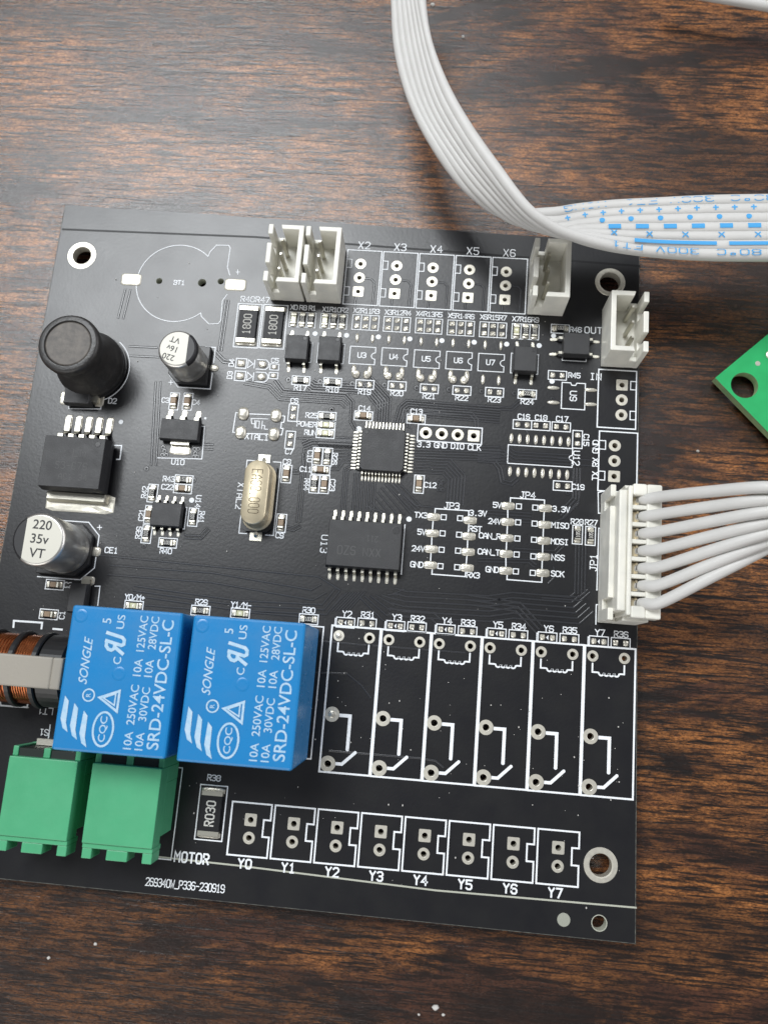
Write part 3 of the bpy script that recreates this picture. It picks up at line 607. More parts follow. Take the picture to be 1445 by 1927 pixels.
# --- electrolytic capacitors
def ecap(u, v, R_, H_, lines, ang, blk_ang, label, size, tsh):
    c = B(u, v, H_); s_ = R_ + .15
    mb = MB(); mb.lathe([(R_ - .1, .8), (R_, 1.0), (R_, 1.6), (R_ - .12, 2.0), (R_ - .12, 2.3), (R_, 2.6), (R_, H_ - .5), (R_ - .13, H_ - .15), (R_ - .4, H_)], 56)
    o = put('capacitor', smooth_by_angle(mb.mesh('capacitor', 'alu'), 50), (c[0], c[1], 0), BD, 0, label)
    k = s_ * .45
    mb = MB(); mb.prism([(-s_, -s_), (s_ - k, -s_), (s_, -s_ + k), (s_, s_ - k), (s_ - k, s_), (-s_, s_)], .12, 1.15)
    put('base', mb.mesh('base', 'base'), (c[0], c[1], 0), o, blk_ang + PI, None, .12)
    mb = MB(); r = R_ - .42; mb.lathe([(r, H_ + .0), (r, H_ + .012)], 48, capb=False); put('top_face', mb.mesh('top_face', 'alutop'), (c[0], c[1], 0), o)
    th = .94; na = 18; A_ = list(np.linspace(-th, th, na)); mk = MB()
    mk.flat([(r * math.cos(q), r * math.sin(q)) for q in A_], H_ + .022)
    pr = [(R_ + .02, H_ - .9), (R_ + .02, H_ - .5), (R_ - .11, H_ - .13), (R_ - .38, H_ + .022), (r - .02, H_ + .024)]
    mk.add([(q * math.cos(w_), q * math.sin(w_), z) for q, z in pr for w_ in A_], [[k * na + i, k * na + i + 1, (k + 1) * na + i + 1, (k + 1) * na + i] for k in range(4) for i in range(na - 1)])
    put('polarity_mark', mk.mesh('polarity_mark', 'blackink'), (c[0], c[1], 0), o, blk_ang)
    L = []
    for i, s in enumerate(lines):
        x, y = (0, (1 - i) * size * 1.08); L.append((s, x, y, size, None, 0, 0))
    fmm = font_mesh('value', L, 'blackink', .004)
    put('printed_value', fmm.mesh('printed_value', 'blackink'), (c[0] - tsh * R_ * math.cos(blk_ang), c[1] - tsh * R_ * math.sin(blk_ang), H_ + .03), o, ang)
    return c
e1 = ecap(72.5, 1014.8, 3.95, 10.2, ('220', '35v', 'VT'), math.radians(-2), PI, 'large silver capacitor printed 220 35v VT', 1.95, .06)
e2 = ecap(333.8, 655.7, 3.1, 7.7, ('220', '16v', 'VT'), math.radians(166), 0, 'smaller silver capacitor printed 220 16v VT upside down', 1.35, .27)
silk.strip([(e1[0]-3, e1[1]+4.6), (e1[0]+2.7, e1[1]+4.6), (e1[0]+4.7, e1[1]+2.6), (e1[0]+4.7, e1[1]+.9)], .17, zjit())
silk.strip([(e1[0]-4.2, e1[1]-4.6), (e1[0]+2.7, e1[1]-4.6), (e1[0]+4.7, e1[1]-2.6), (e1[0]+4.7, e1[1]-.9)], .17, zjit())
pad((e1[0] + 4.6, e1[1]), 1.5, 1.5, .18, 5)
silk.strip([(e2[0]-3.4, e2[1]-1.6), (e2[0]-1.7, e2[1]-3.65), (e2[0]+3.7, e2[1]-3.65), (e2[0]+3.7, e2[1]-.9)], .17, zjit()); silk.strip([(e2[0]+3.7, e2[1]+.9), (e2[0]+3.7, e2[1]+3.6), (e2[0]+2, e2[1]+3.6)], .17, zjit())
pad((e2[0] + 3.9, e2[1]), 1.5, 1.1, .25, 3)

# --- battery outline BT1, unpopulated
bt = za(1005,460); brx = za(775,460); Rb = bt[0] - brx[0]
pts = [(bt[0] + Rb * math.cos(a), bt[1] + Rb * math.sin(a)) for a in np.linspace(math.radians(38), math.radians(322), 60)]
silk.strip([za(1303,415), za(1290,370), za(1306,262), za(1298,247), za(1228,246), za(1193,282)] + pts[2:-2] + [za(1143,650), za(1185,692), za(1238,690), za(1252,672), za(1262,560), za(1288,525)], .13, zjit())
for q, wx_ in ((za(745,440), 3.5), (za(1335,470), 3.7)): put('battery_pad', MB().pillow(0, 0, wx_, 2.15, .12, p=14, n=24, jit=.1).mesh('battery_pad', 'plate', True), (q[0], q[1], 0), BD)
for q, r in ((za(903,448), .55), (za(1146,458), .72), (za(1252,450), .55)): HOLES.append((*q, r))

# --- X2..X6 footprints and headers
XX, XY, PX = 0, 0, 0
xp = np.array([B(676.1, 522.8), B(744.3, 526.3), B(813.2, 530), B(881.7, 533.8), B(950.7, 537.8)])
PX = float((xp[4] - xp[0])[0] / 4); XX = float(xp[:, 0].mean() - 2 * PX); XY = float(xp[:, 1].mean())
slope = float((xp[4] - xp[0])[1] / (xp[4] - xp[0])[0])
for i in range(5):
    x = XX + i * PX; y = XY + (i - 2) * PX * slope
    for j in (-1, 0, 1): hole((x, y + j * 2.5), .36, .93, square=(j == -1))
    l, r, tp, bt_ = x - 2.35, x + 3.4, y + 4.95, y - 4.85
    n1, n2 = y + 2.1, y - 3.2
    silkbox(l, r, bt_, tp, .16)
    for yy in (y + 2.5, y - 2.5): silk.strip([(l + .1, yy + .75), (l + .85, yy + .75), (l + .85, yy - .75), (l + .1, yy - .75)], .14, zjit())
    txt(silk, 'X%d' % (i + 2), (x + .35, tp + .95), 1.25, 1.9, 0, .15)
def header_mesh(n, mir):
    """open-topped keyed connector shroud; pins along y at x=0, slotted wall on the -x side"""
    Ly = 2.5 * (n - 1) / 2 + 2.45; x0, x1 = -2.35, 3.4; H = 7.0; lo = 2.9; t = .8
    mb = MB(); g = lambda P: [(mir * x, y) for x, y in P][::mir]
    e = .025
    for q in ([(x0+e, -Ly+e), (x1-e, -Ly+e), (x1-e, Ly-e), (x0+e, Ly-e)],): mb.prism(g(q), .1, 1.3)
    def bx(a, b_, c_, d_, z0, z1): mb.prism(g([(a, c_), (b_, c_), (b_, d_), (a, d_)]), z0, z1)
    bx(x0+e, x0+t-e, -Ly+e, Ly-e, 1.3, lo)
    for s_ in (-1, 1):
        ya, yb = sorted((s_ * (Ly - e), s_ * (Ly - t + e))); bx(x0+t-e, x0+t+1.3, ya, yb, 1.3, lo)
    # C-shaped tall wall
    C_ = [(x0+t+1.2, -Ly), (x1, -Ly), (x1, Ly), (x0+t+1.2, Ly), (x0+t+1.45, Ly-t), (x1-t, Ly-t), (x1-t, -Ly+t), (x0+t+1.45, -Ly+t)]
    mb.prism(g(C_), .08, H)
    for s_ in (-1, 1):
        ya, yb = sorted((s_ * Ly, s_ * (Ly - 1.75))); bx(x0, x0+t, ya, yb, .08, H)
    bx(x0, x0+t, -(Ly - 3.2), Ly - 3.2, .08, H - .1)
    return mb.mesh('connector_shroud', 'nylon')
def header(c, n, mir, label):
    o = put('pin_header', header_mesh(n, mir), (c[0], c[1], 0), BD, 0, label, .13)
    pm = shared('pin', lambda: MB().box(-.27, .27, -.27, .27, 1.0, 6.3).box(-.27, .27, -.27, .27, 6.3, 6.7, 0, .12).mesh('pin', 'lead'))
    for i in range(n): put('pin', pm, (c[0], c[1] + (i - (n - 1) / 2) * 2.5, 0), o)
    return o
header((XX - 2 * PX, XY - 4 * PX * slope), 3, 1, 'leftmost white three pin connector at the top edge')
header((XX - PX, XY - 3 * PX * slope), 3, 1, 'white three pin connector second from left, left of print X2')
header((XX + 5 * PX, XY + 3 * PX * slope), 3, 1, 'white three pin connector under the ribbon cable, right of print X6')
inx, iny = zh(1144,224); IB = 10.3
header((inx - .1, iny + 10.35), 3, -1, 'white three pin connector at the right edge beside print OUT')
for j, sq in ((1, True), (0, False), (-1, False)): hole((inx, iny + 2.5 * j), .42, .95, square=sq)
l, r = inx - 3.75, inx + 2.25
silkbox(l, r, iny - 4.75, iny + 4.95, .2)
for yy in (iny + 2.5, iny - 2.5): silk.strip([(r - .1, yy + .7), (r - .9, yy + .7), (r - .9, yy - .7), (r - .1, yy - .7)], .15, zjit())
lab('OUT', zd(545,890), 1.05, adv=5.8); lab('IN', zd(562,1240), 1.05, adv=5.8)
tx_, ty_ = B(1155.5, 867.5)
for j, sq in ((1, False), (0, False), (-1, True)): hole((tx_, ty_ + 2.5 * j), .42, .95, square=sq)
l, r = tx_ - 2.45, tx_ + 3.5; silkbox(l, r, ty_ - 4.95, ty_ + 4.75, .2)
for yy in (ty_ + 2.5, ty_ - 2.5): silk.strip([(l + .1, yy + .7), (l + 1.0, yy + .7), (l + 1.0, yy - .7), (l + .1, yy - .7)], .15, zjit())
for s, q in (('GND', zh(935,598)), ('RX', zh(935,722)), ('TX', zh(932,832))): lab(s, q, .88, U, adv=5.0)
# --- debug header
hx_, hy_ = B(846, 817.4)
for i in range(4): hole((hx_ + (i - 1.5) * 2.54, hy_ + .0), .46, .98, square=(i == 3))
silkbox(hx_ - 5.1, hx_ + 5.1, hy_ - 1.35, hy_ + 1.35, .17)
for s, q in (('3.3', zg(838,325)), ('GND', zg(973,332)), ('DIO', zg(1108,340)), ('CLK', zg(1243,350))): lab(s, q, .84, adv=5.1, wd=.16)
# --- U12, U9 empties
for i in range(8):
    a_ = i / 7; pad(zh(262 + 456 * a_, 530 + 28 * a_), .62, 1.65, .2, 2.3); pad(zh(250 + 457 * a_, 795 + 28 * a_), .62, 1.65, .2, 2.3)
uq = [zh(238,582), zh(752,607), zh(745,762), zh(230,730)]; x0, x1, y0, y1 = uq[0][0], uq[1][0], uq[3][1], uq[0][1]; my = (y0 + y1) / 2
silk.strip([(x1, my - .4)] + [(x1 - .5 * math.sin(a), my - .4 * math.cos(a)) for a in np.linspace(.3, PI - .3, 7)] + [(x1, my + .4), (x1, y1), (x0, y1), (x0, y0), (x1, y0)], .15, zjit(), True)
lab('U12', zh(782,690), .95, -U)
u9 = zh(757,193); hx, hy = 1.85, 2.2
silk.strip([(u9[0] - .5, u9[1]+hy), (u9[0]-.3, u9[1]+hy-.4), (u9[0]+.3, u9[1]+hy-.4), (u9[0]+.5, u9[1]+hy), (u9[0]+hx, u9[1]+hy), (u9[0]+hx, u9[1]-hy), (u9[0]-hx, u9[1]-hy), (u9[0]-hx, u9[1]+hy)], .16, zjit(), True)
lab('U9', u9, 1.0, -U, adv=5.6)
for x, y in ((597,128),(597,245),(897,145),(895,260)): pad(zh(x, y), 2.0, .62, .2, 2.3)
# --- jumper blocks JP3 JP4
def jumper(fn, lp, ls, rs, rp, ltx, rtx, top, bot, name, nc):
    for i, q in enumerate(lp):
        c = fn(*q); pad(c, 2.1, 1.25, .2, 9); s_ = fn(*ls[i]); sbox_c(s_, .78, .78, .15)
        if i: p0 = fn(*lp[i - 1]); silk.strip([(c[0], c[1] + .7), (p0[0], p0[1] - .7)], .18, zjit())
    for i, q in enumerate(rp):
        c = fn(*q); pad(c, 2.1, 1.25, .2, 9); s_ = fn(*rs[i]); sbox_c(s_, .78, .78, .15)
        if i: p0 = fn(*rp[i - 1]); silk.strip([(c[0] - .15, c[1] + .7), (p0[0] - .15, p0[1] - .7)], .18, zjit())
    for br, ref, sg in ((top, 0, 1), (bot, -1, -1)):
        a, b_ = fn(*br[0]), fn(*br[1]); pl, pr = fn(*lp[ref]), fn(*rp[ref])
        silk.strip([(a[0], pl[1] + sg * .65), a, b_, (b_[0], pr[1] + sg * .65)], .18, zjit())
    for s, x, y in ltx + rtx: lab(s, fn(x, y), .82, adv=5.0, wd=.16)
    lab(name, fn(*nc), .95)
jumper(zg, [(915,905),(905,1035),(898,1162),(890,1290)], [(997,907),(988,1036),(980,1167),(971,1298)], [(1128,915),(1120,1047),(1112,1175),(1105,1307)], [(1207,932),(1198,1060),(1192,1185),(1183,1312)],
       [('TX3',815,890),('5V',822,1025),('24V',795,1158),('GND',783,1285)], [('3.3V',1272,875),('RST',1250,1000),('RX3',1232,1370)], ((930,838),(1198,855)), ((903,1362),(1170,1382)), 'JP3', (1062,815))
jumper(zh, [(235,1072),(232,1200),(226,1328),(220,1455),(217,1590)], [(322,1075),(316,1203),(310,1332),(304,1460),(298,1595)], [(453,1085),(448,1213),(443,1342),(438,1475),(433,1607)], [(533,1090),(527,1222),(522,1350),(518,1478),(513,1608)],
       [('5V',150,1065),('24V',130,1195),('CAN_R',90,1312),('CAN_T',82,1440),('GND',110,1580)], [('3.3V',660,1098),('MISO',652,1228),('MOSI',648,1358),('NSS',635,1485),('SCK',632,1615)], ((255,1007),(527,1025)), ((227,1660),(505,1682)), 'JP4', (393,985))

# --- relay footprints Y2..Y7
x7 = B(1114.7, 1234.3); PR = 7.6694
_cp = [B(*q) for q in ((641.6, 1196.5), (732.5, 1204), (827.1, 1211.5), (921.9, 1219.1), (1018, 1227.1), (1114.7, 1234.3))]
_sl, _ic = np.polyfit([q[0] for q in _cp], [q[1] for q in _cp], 1)
for i in range(6):
    x = x7[0] - (5 - i) * PR; y = x7[1] - .02 * (i - 5) * 0
    yy = float(_ic + _sl * x)
    hole((x, yy), .42, .84, filled=(i == 0)); hole((x + 4.7, yy), .42, .84)
    hole((x + .01, yy - 11.69), .5, 1.12, filled=(i == 0), mname='plate'); hole((x + .01, yy - 18.85), .5, 1.16)
    fx0, fx1, fy0, fy1 = x - 1.15, x + 6.3, yy - 20.05, yy + 1.5
    silkbox(fx0, fx1, fy0, fy1, .27)
    cx_ = [(x, yy - 1.1), (x, yy - 2.35), (x + .75, yy - 2.35)]
    for k in range(4): cx_ += [(x + .95 + k * .75 + .375 + .375 * math.cos(a), yy - 2.4 - .38 * math.sin(a)) for a in np.linspace(PI, 0, 7)]
    cx_ += [(x + 4.1, yy - 2.35), (x + 4.7, yy - 2.35), (x + 4.7, yy - 1.1)]
    silk.strip(cx_, .24, zjit())
    silk.strip([(x + 1.35, yy - 11.75), (x + 2.75, yy - 11.75), (x + 2.75, yy - 16.5)], .5, zjit()); silk.disc(x + 2.75, yy - 16.6, .25, zjit())
    silk.strip([(x + 1.35, yy - 18.75), (x + 2.1, yy - 18.75), (x + 3.9, yy - 17.0)], .46, zjit()); silk.disc(x + 3.95, yy - 16.95, .23, zjit())
# --- Y0..Y7 terminal footprints
PY = 6.3997
for i in range(8):
    x = -(7 - i) * PY; y = B(472.1 + (1049.6 - 472.1) * i / 7, 1542.8 + (1595.2 - 1542.8) * i / 7)[1]
    hole((x, y), .42, .92, square=True); hole((x, y - 2.52), .42, .88)
    l, r, tp, bt_ = x - 2.95, x + 2.95, y + 2.35, y - 5.05
    silk.strip([(l, tp), (r, tp), (r, y + .15), (r - 1.0, y + .15), (r - 1.0, y - 2.2), (r, y - 2.2), (r, bt_), (l, bt_)], .24, zjit(), True)
    txt(silk, 'Y%d' % i, (x - .2, bt_ - 1.05), 1.2, 1.85, 0, .25)
txt(silk, 'MOTOR', zm(1160,688), 1.35, 5.0, 0, .25); txt(silk, '269340W_P336-230919', zm(1120,853), 1.05, 11.6, 0, .14, adv=5.0)
gg = zm(1035,700); silk.strip([zm(930,690), zm(1035,700), zm(1105,145), zm(600,85)], .16, zjit())
silk.strip([zm(200,58), zm(400,75)], .2, zjit())
silk.strip([zi(95,470), zi(98,427), zi(290,440), zi(285,480)], .3, zjit()); silk.strip([zi(5,975), zi(10,1003), zi(188,1015), zi(192,990)], .25, zjit())
silk.strip([zi(365,482), zi(425,487)], .3, zjit())
rr2 = [zk(0,330), zk(125,340), zk(22,1395), zk(-120,1385)]; silk.strip(rr2, .2, zjit())
lab('JP1', zh(918,1525), 1.0, U, adv=5.5)
for a_, b_ in (((955,965),(1030,975)),): silk.strip([zh(1030,945), zh(955,965), zh(958,1130), zh(985,1130)], .16, zjit()); silk.strip([zh(975,1250), zh(960,1250), zh(945,1745)], .16, zjit()); silk.strip([zl(985,152), zl(968,152), zl(965,300)], .16, zjit())

# --- mounting holes
for c, ro, ri in ((B(154.6, 480.8), 2.5, 1.6), (zd(672,525), 2.45, 1.7), (zo(1098,465), 2.42, 1.6)): hole(c, ri, ro)
tool = zo(1090,808); HOLES.append((*tool, 1.0))
put('tooling_hole_rim', MB().lathe([(1.12, .01), (1.05, .035), (1.0, .0), (1.0, -1.58)], 28, capb=False, capt=False).mesh('tooling_hole_rim', 'fr4'), (*tool, 0), BD)
put('fiducial_mark', MB().lathe([(.92, .012), (.88, .03), (.55, .02), (.5, .035)], 28, capb=False).mesh('fiducial_mark', 'fiducial'), (*zo(880,788), 0), BD)

# --- copper tracks under the mask
def track(pts, wd=.2):
    z = zjit() * .25
    gap.strip(pts, wd + .20, z + .001); trc.strip(pts, wd + .07, .030 + z, z_edge=.006)
def offset(pts, d):
    P = [np.array(p, float) for p in pts]; out = []
    for i in range(len(P)):
        d1 = P[i] - P[i-1] if i else P[1] - P[0]; d2 = P[i+1] - P[i] if i < len(P) - 1 else d1
        d1 = d1 / np.linalg.norm(d1); d2 = d2 / np.linalg.norm(d2); t = d1 + d2; t /= np.linalg.norm(t); nn = np.array([-t[1], t[0]])
        out.append(tuple(P[i] + nn * d / max(.5, nn @ np.array([-d1[1], d1[0]]))))
    return out
def bundle(pts, n, sp, stag=0.0, wd=.2):
    for k in range(n):
        q = offset(pts, k * sp)
        if stag:
            a, b_ = np.array(q[-1]), np.array(q[-2]); d = (a - b_) / np.linalg.norm(a - b_); q[-1] = tuple(a + d * stag * k)
        track(q, wd)
bundle([zg(5,262), zg(270,275)], 8, -.5)                                       # left of the microcontroller
bundle([zf(250,-20), zf(440,15), zf(520,100), zf(985,130), zf(1020,165)], 2, -.7)
bundle([zf(470,-10), zf(530,70), zf(1000,100), zf(1045,150), zf(1040,300), zf(1075,365)], 2, .42)
bundle([zb(640,1320), zb(670,1345), zb(1080,1370), zb(1180,1490)], 5, .42)
bundle([zf(1130,25), zf(1245,150), zf(1235,300)], 6, .42)
bundle([zg(710,545), zg(990,560), zg(1035,610), zg(1020,800)], 6, .5, 0)
bundle([zg(735,430), zg(1445,455)], 6, .45)
bundle([zg(690,150), zg(700,70), zg(1210,90), zg(1245,130), zg(1245,190)], 2, .5)
bundle([zg(600,160), zg(640,20), zg(700,-30), zg(1445,30)], 7, -.42)
bundle([zg(180,850), zg(205,520), zg(265,490)], 2, -.55); bundle([zg(270,850), zg(290,560)], 7, -.55)
bundle([zg(380,820), zg(520,870)], 1, .5)
for k in range(6): track([zg(395 + k * 27, 815 - k * 35), zg(440 + k * 60, 870 + k * 3)], .18)
bundle([zg(590,640), zg(765,810), zg(930,830)], 1, .5); bundle([zg(545,640), zg(760,870)], 4, .5)
bundle([zf(640,420), zf(1060,440)], 1, .5); bundle([zf(700,500), zf(760,475), zf(1060,490)], 4, .42)
bundle([zf(600,660), zf(640,665), zf(690,620), zf(680,540)], 2, -.5); bundle([zf(560,1085), zf(610,1095), zf(655,1070)], 2, -.5); bundle([zf(635,1050), zf(690,500)], 2, -.6)
bundle([zf(890,660), zf(950,660), zf(990,600), zf(1060,605)], 2, .5)
bundle([B(140, 1040), B(600, 1085), B(640, 1110)], 1, .8); bundle([zi(750,50), zi(1445,100), zj(1150,40), zj(1220,0)], 2, -1.5)
bundle([zi(920,190), zj(600,120), zj(1230,150), zj(1330,30)], 3, -.75)
for k in range(7): track([zj(1280 + k * 26, 200 - k * 2), zj(1420 + k * 22, 60)], .18)
bundle([zi(975,320), zi(1300,345)], 1, .5); bundle([zj(690,210), zj(1050,240)], 1, .5)
bundle([zk(700,30), zk(790,55), zk(1445,90), zl(340,60), zl(770,95), zl(810,60)], 6, -.78)
bundle([zk(630,240), zk(980,270), zk(1020,310)], 2, .9)
for k in range(7): track([zk(410 + k * 45, 100 - k * 4), zk(600 + k * 28, 290 - k * 42)], .18)
bundle([zl(560,100), zl(850,120), zl(920,60)], 2, .5); bundle([zl(0,150), zl(360,200), zl(510,360)], 3, .7)
bundle([zk(0,450), zk(180,460), zk(460,485)], 1, .5); bundle([zk(520,488), zk(1250,545)], 1, .5); bundle([zk(0,700), zk(310,712), zk(420,800), zk(500,905)], 1, .5)
bundle([zk(170,1330), zk(900,1390), zk(1020,1410), zk(1080,1460)], 1, .5)
bundle([zh(0,620), zh(230,632)], 5, -.5); bundle([zh(240,600), zh(300,640), zh(740,665)], 4, -.5); bundle([zh(300,845), zh(260,880), zh(200,865), zh(180,770), zh(140,715)], 2, .5)
bundle([zh(760,770), zh(750,1010), zh(640,1130)], 3, .5); bundle([zh(800,1050), zh(680,1170), zh(600,1200)], 1, .5)
bundle([zh(60,1105), zh(420,1130)], 4, -.5); bundle([zh(290,1410), zh(610,1430), zh(660,1380)], 2, -.5); bundle([zh(0,1490), zh(410,1500), zh(460,1540)], 2, -.5)
bundle([zh(560,1690), zh(610,1640), zh(600,1560)], 1, .5); bundle([zh(780,1375), zh(770,1770)], 4, .5); bundle([zh(0,290), zh(270,305), zh(350,235)], 2, .45)
bundle([zh(640,690), zh(900,705)], 2, -.9); bundle([zh(380,470), zh(395,500)], 1, .5)
for i in range(5):
    x = XX + i * PX; y = XY; track([(x + .9, y), (x + 2.0, y - .1), (x + 2.6, y - .7), (x + 2.5, y - 6.0)], .18); track([(x - .3, y - 3.2), (x - .4, y - 6.0)], .18)
bundle([zb(0,1130), zb(60,1140)], 1, .5); bundle([ze(1060,0), ze(1030,560)], 2, .8); bundle([za(740,500), za(700,660)], 2, -.9)
bundle([za(735,818), za(890,826)], 1, 1); bundle([za(740,872), za(900,880)], 1, 1)
bundle([za(1215,860), za(1265,910), za(1330,918)], 2, .5); bundle([za(1280,560), za(1240,840)], 2, .5); bundle([ze(1380,452), ze(1445,455)], 2, .8); bundle([ze(1260,1035), ze(1360,1042), ze(1410,990)], 2, -.5)
for fn, x, y in ((zg,858,605),(zg,960,620),(zg,992,622),(zg,974,652),(zg,958,684),(zg,988,686),(ze,998,585),(ze,980,1110),(ze,1320,662),(zf,900,205),(zg,102,45),(zh,712,968),(ze,1110,440),(ze,1120,465),(ze,1105,492),(ze,1132,492),(ze,1325,452),(ze,1348,452),(ze,1330,480),(ze,1318,505),(ze,1342,505),(zh,590,215)):
    q = fn(x, y); trc.lathe([(.36, .026), (.15, .03)], 14, q[0], q[1], 0, False, False); gap.disc(q[0], q[1], .18, .034, 10); gap.ring_flat(q[0], q[1], .36, .46, .004)
# scored break lines
s1 = [B(119, 431.5), B(480, 446), (9.9, 91.6)]; gap.strip(s1, .35, .014)

# --- the board itself, with its real drill holes
cu = bpy.data.curves.new('o', 'CURVE'); cu.dimensions = '2D'; cu.fill_mode = 'BOTH'; cu.extrude = .8
def spl(P):
    s = cu.splines.new('POLY'); s.points.add(len(P) - 1); s.use_cyclic_u = True
    for q, (x, y) in zip(s.points, P): q.co = (x, y, 0, 1)
CORN = [(-88.25, 97.75), (9.9, 95.7), (11.2, -11.75), (-89.6, -11.3)]
spl(CORN)
for x, y, r in HOLES: spl([(x + r * math.cos(2 * PI * i / 24), y + r * math.sin(2 * PI * i / 24)) for i in range(24)])
o = bpy.data.objects.new('o', cu); COL.objects.link(o); dg = bpy.context.evaluated_depsgraph_get(); me = bpy.data.meshes.new_from_object(o.evaluated_get(dg)); bpy.data.objects.remove(o)
me.materials.clear(); me.materials.append(M['mask']); me.materials.append(M['fr4'])
for p in me.polygons: p.use_smooth = False; p.material_index = 0 if abs(p.normal.z) > .5 else 1
put('substrate', me, (0, 0, -.8), BD)
put('silkscreen_print', silk.mesh('silkscreen_print', 'silk'), (0, 0, .022), BD)
put('copper_tracks', trc.mesh('copper_tracks', 'trace'), (0, 0, .002), BD, kind='stuff')
put('track_clearance', gap.mesh('track_clearance', 'gap'), (0, 0, .004), BD, kind='stuff')
eb = MB()
for a_, b_ in ((1, 2), (2, 3), (3, 0)):
    p_, q_ = np.array(CORN[a_]), np.array(CORN[b_]); cc_ = np.array([-38.5, 42.5]); sh = np.array([0.06 if a_ == 3 else -0.06 if a_ == 1 else 0, .06 if a_ == 2 else 0])
    n_s = 60; pts = [tuple(p_ + (q_ - p_) * i / n_s + sh) for i in range(n_s + 1)]
    eb.strip(pts, .11 if a_ == 1 else .085, .006)
put('routed_edge', eb.mesh('routed_edge', 'edge'), (0, 0, .002), BD)
s2 = MB(); s2.strip([B(290, 1611.5), B(450, 1629), B(820, 1675.5), B(1196, 1708)], .24, .02); put('scored_line', s2.mesh('scored_line', 'fr4'), (0, 0, .004), BD)

# ------------------------------------------------------------------ relays
def bar(P): return P
RWX, RLY, RH = 15.4, 19.2, 15.4
def relay_case():
    mb = MB(); x, y = RWX/2, RLY/2
    mb.box(-x, x, -y, y, .9, RH); return mb.mesh('relay_case', 'blue')
rcase = relay_case()
rb = MB().box(-7.5, 7.5, -9.4, 9.4, .25, .95).mesh('relay_base', 'base')
def uv(u, v): return ((u - .5) * RWX, (v - .5) * RLY)
T = [('SRD-24VDC-SL-C', *uv(.885, .50), 2.25, 17.0, U, 0), ('10A', *uv(.665,.105), 1.55, 2.3, U, 0), ('250VAC', *uv(.665,.345), 1.55, 5.2, U, 0), ('10A', *uv(.665,.60), 1.55, 2.3, U, 0), ('125VAC', *uv(.665,.835), 1.55, 4.8, U, 0),
     ('10A', *uv(.765,.105), 1.55, 2.3, U, 0), ('30VDC', *uv(.765,.355), 1.55, 4.4, U, 0), ('10A', *uv(.765,.60), 1.55, 2.3, U, 0), ('28VDC', *uv(.765,.845), 1.55, 4.4, U, 0),
     ('SONGLE', *uv(.195,.62), 1.7, 6.3, U, .35), ('C', *uv(.475,.635), 1.5, None, U, 0), ('5', *uv(.335,.905), 1.7, None, U, 0), ('US', *uv(.46,.905), 1.5, 1.9, U, 0), ('R', *uv(.262,.385), .9, None, U, 0),
     ('CQC', *uv(.43,.165), 1.3, 3.3, U, 0)]
lm = font_mesh('lettering', T, 'bluetext', .05)
# oval, circle, triangle, bars, mark
def ell(c, rx, ry, wd): lm.strip([(c[0] + rx * math.cos(a), c[1] + ry * math.sin(a)) for a in np.linspace(0, 2 * PI, 29)[:-1]], wd, .05, True)
ell(uv(.43,.165), 1.35, 2.2, .28); ell(uv(.262,.385), .78, .78, .2)
tq = [uv(.36,.375), uv(.53,.29), uv(.53,.43)]; lm.strip(tq, .32, .052, True)
lm.strip([uv(.395,.375), uv(.50,.33), uv(.50,.41)], .2, .05, True)
for P in ([(.045,.20),(.045,.33),(.075,.385),(.115,.365),(.115,.225),(.145,.155),(.10,.16)], [(.135,.17),(.13,.345),(.165,.355),(.205,.33),(.205,.20),(.235,.12),(.18,.125)], [(.225,.13),(.22,.31),(.25,.32),(.30,.29),(.30,.10),(.33,.065),(.275,.085)]):
    pass
for k in range(3):
    dx = .092 * k; dy = -.045 * k
    lm.flat([uv(*q) for q in ((.055+dx,.37+dy), (.095+dx,.335+dy), (.098+dx,.19+dy), (.125+dx,.125+dy), (.075+dx,.15+dy), (.045+dx,.215+dy))][::-1], .05)
# slanted recognition mark (mirrored R joined to U)
for PL in ([(3.1,3.1),(1,3.1),(0,4),(0,5.1),(1,6),(3.1,6)], [(1.7,3.1),(0,0)], [(3.1,6.2),(3.1,0.8),(3.9,0),(5.6,0),(6.4,.8),(6.4,6.2)]):
    lm.strip([uv(.51 - q_ * .155 / 6, .685 + (p_ + q_ * .28) * .135 / 8) for p_, q_ in PL], .46, .05 + zjit() * .1)
lmesh = lm.mesh('raised_lettering', 'bluetext')
dimple = MB().lathe([(.95, .0), (.85, .035), (.55, .012), (.3, .02)], 24, capb=False).mesh('moulded_dimple', 'blue', True)
rl1 = B(138.4, 1138.6, 15.4); rl2 = B(363.5, 1158.5, 15.4)
def cen(P): q = [B(*p, 15.4) for p in P]; return (sum(x[0] for x in q) / 4, sum(x[1] for x in q) / 4)
c1 = cen([(138.4,1138.6),(346,1153.8),(308.7,1429.2),(96.9,1409.9)]); c2 = cen([(363.5,1158.5),(574,1172.7),(551.6,1450),(332.4,1432.6)])
for c, lb in ((c1, 'left blue relay, next to the copper wound choke'), (c2, 'right blue relay, next to the empty relay outlines')):
    o = put('relay', rcase, (c[0], c[1], 0), BD, 0, lb, .35)
    put('relay_base', rb, (c[0], c[1], 0), o); put('raised_lettering', lmesh, (c[0], c[1], RH + .005), o)
    for u, v in ((.09, .925), (.50, .545)): x, y = uv(u, v); put('moulded_dimple', dimple, (c[0] + x, c[1] + y, RH), o)

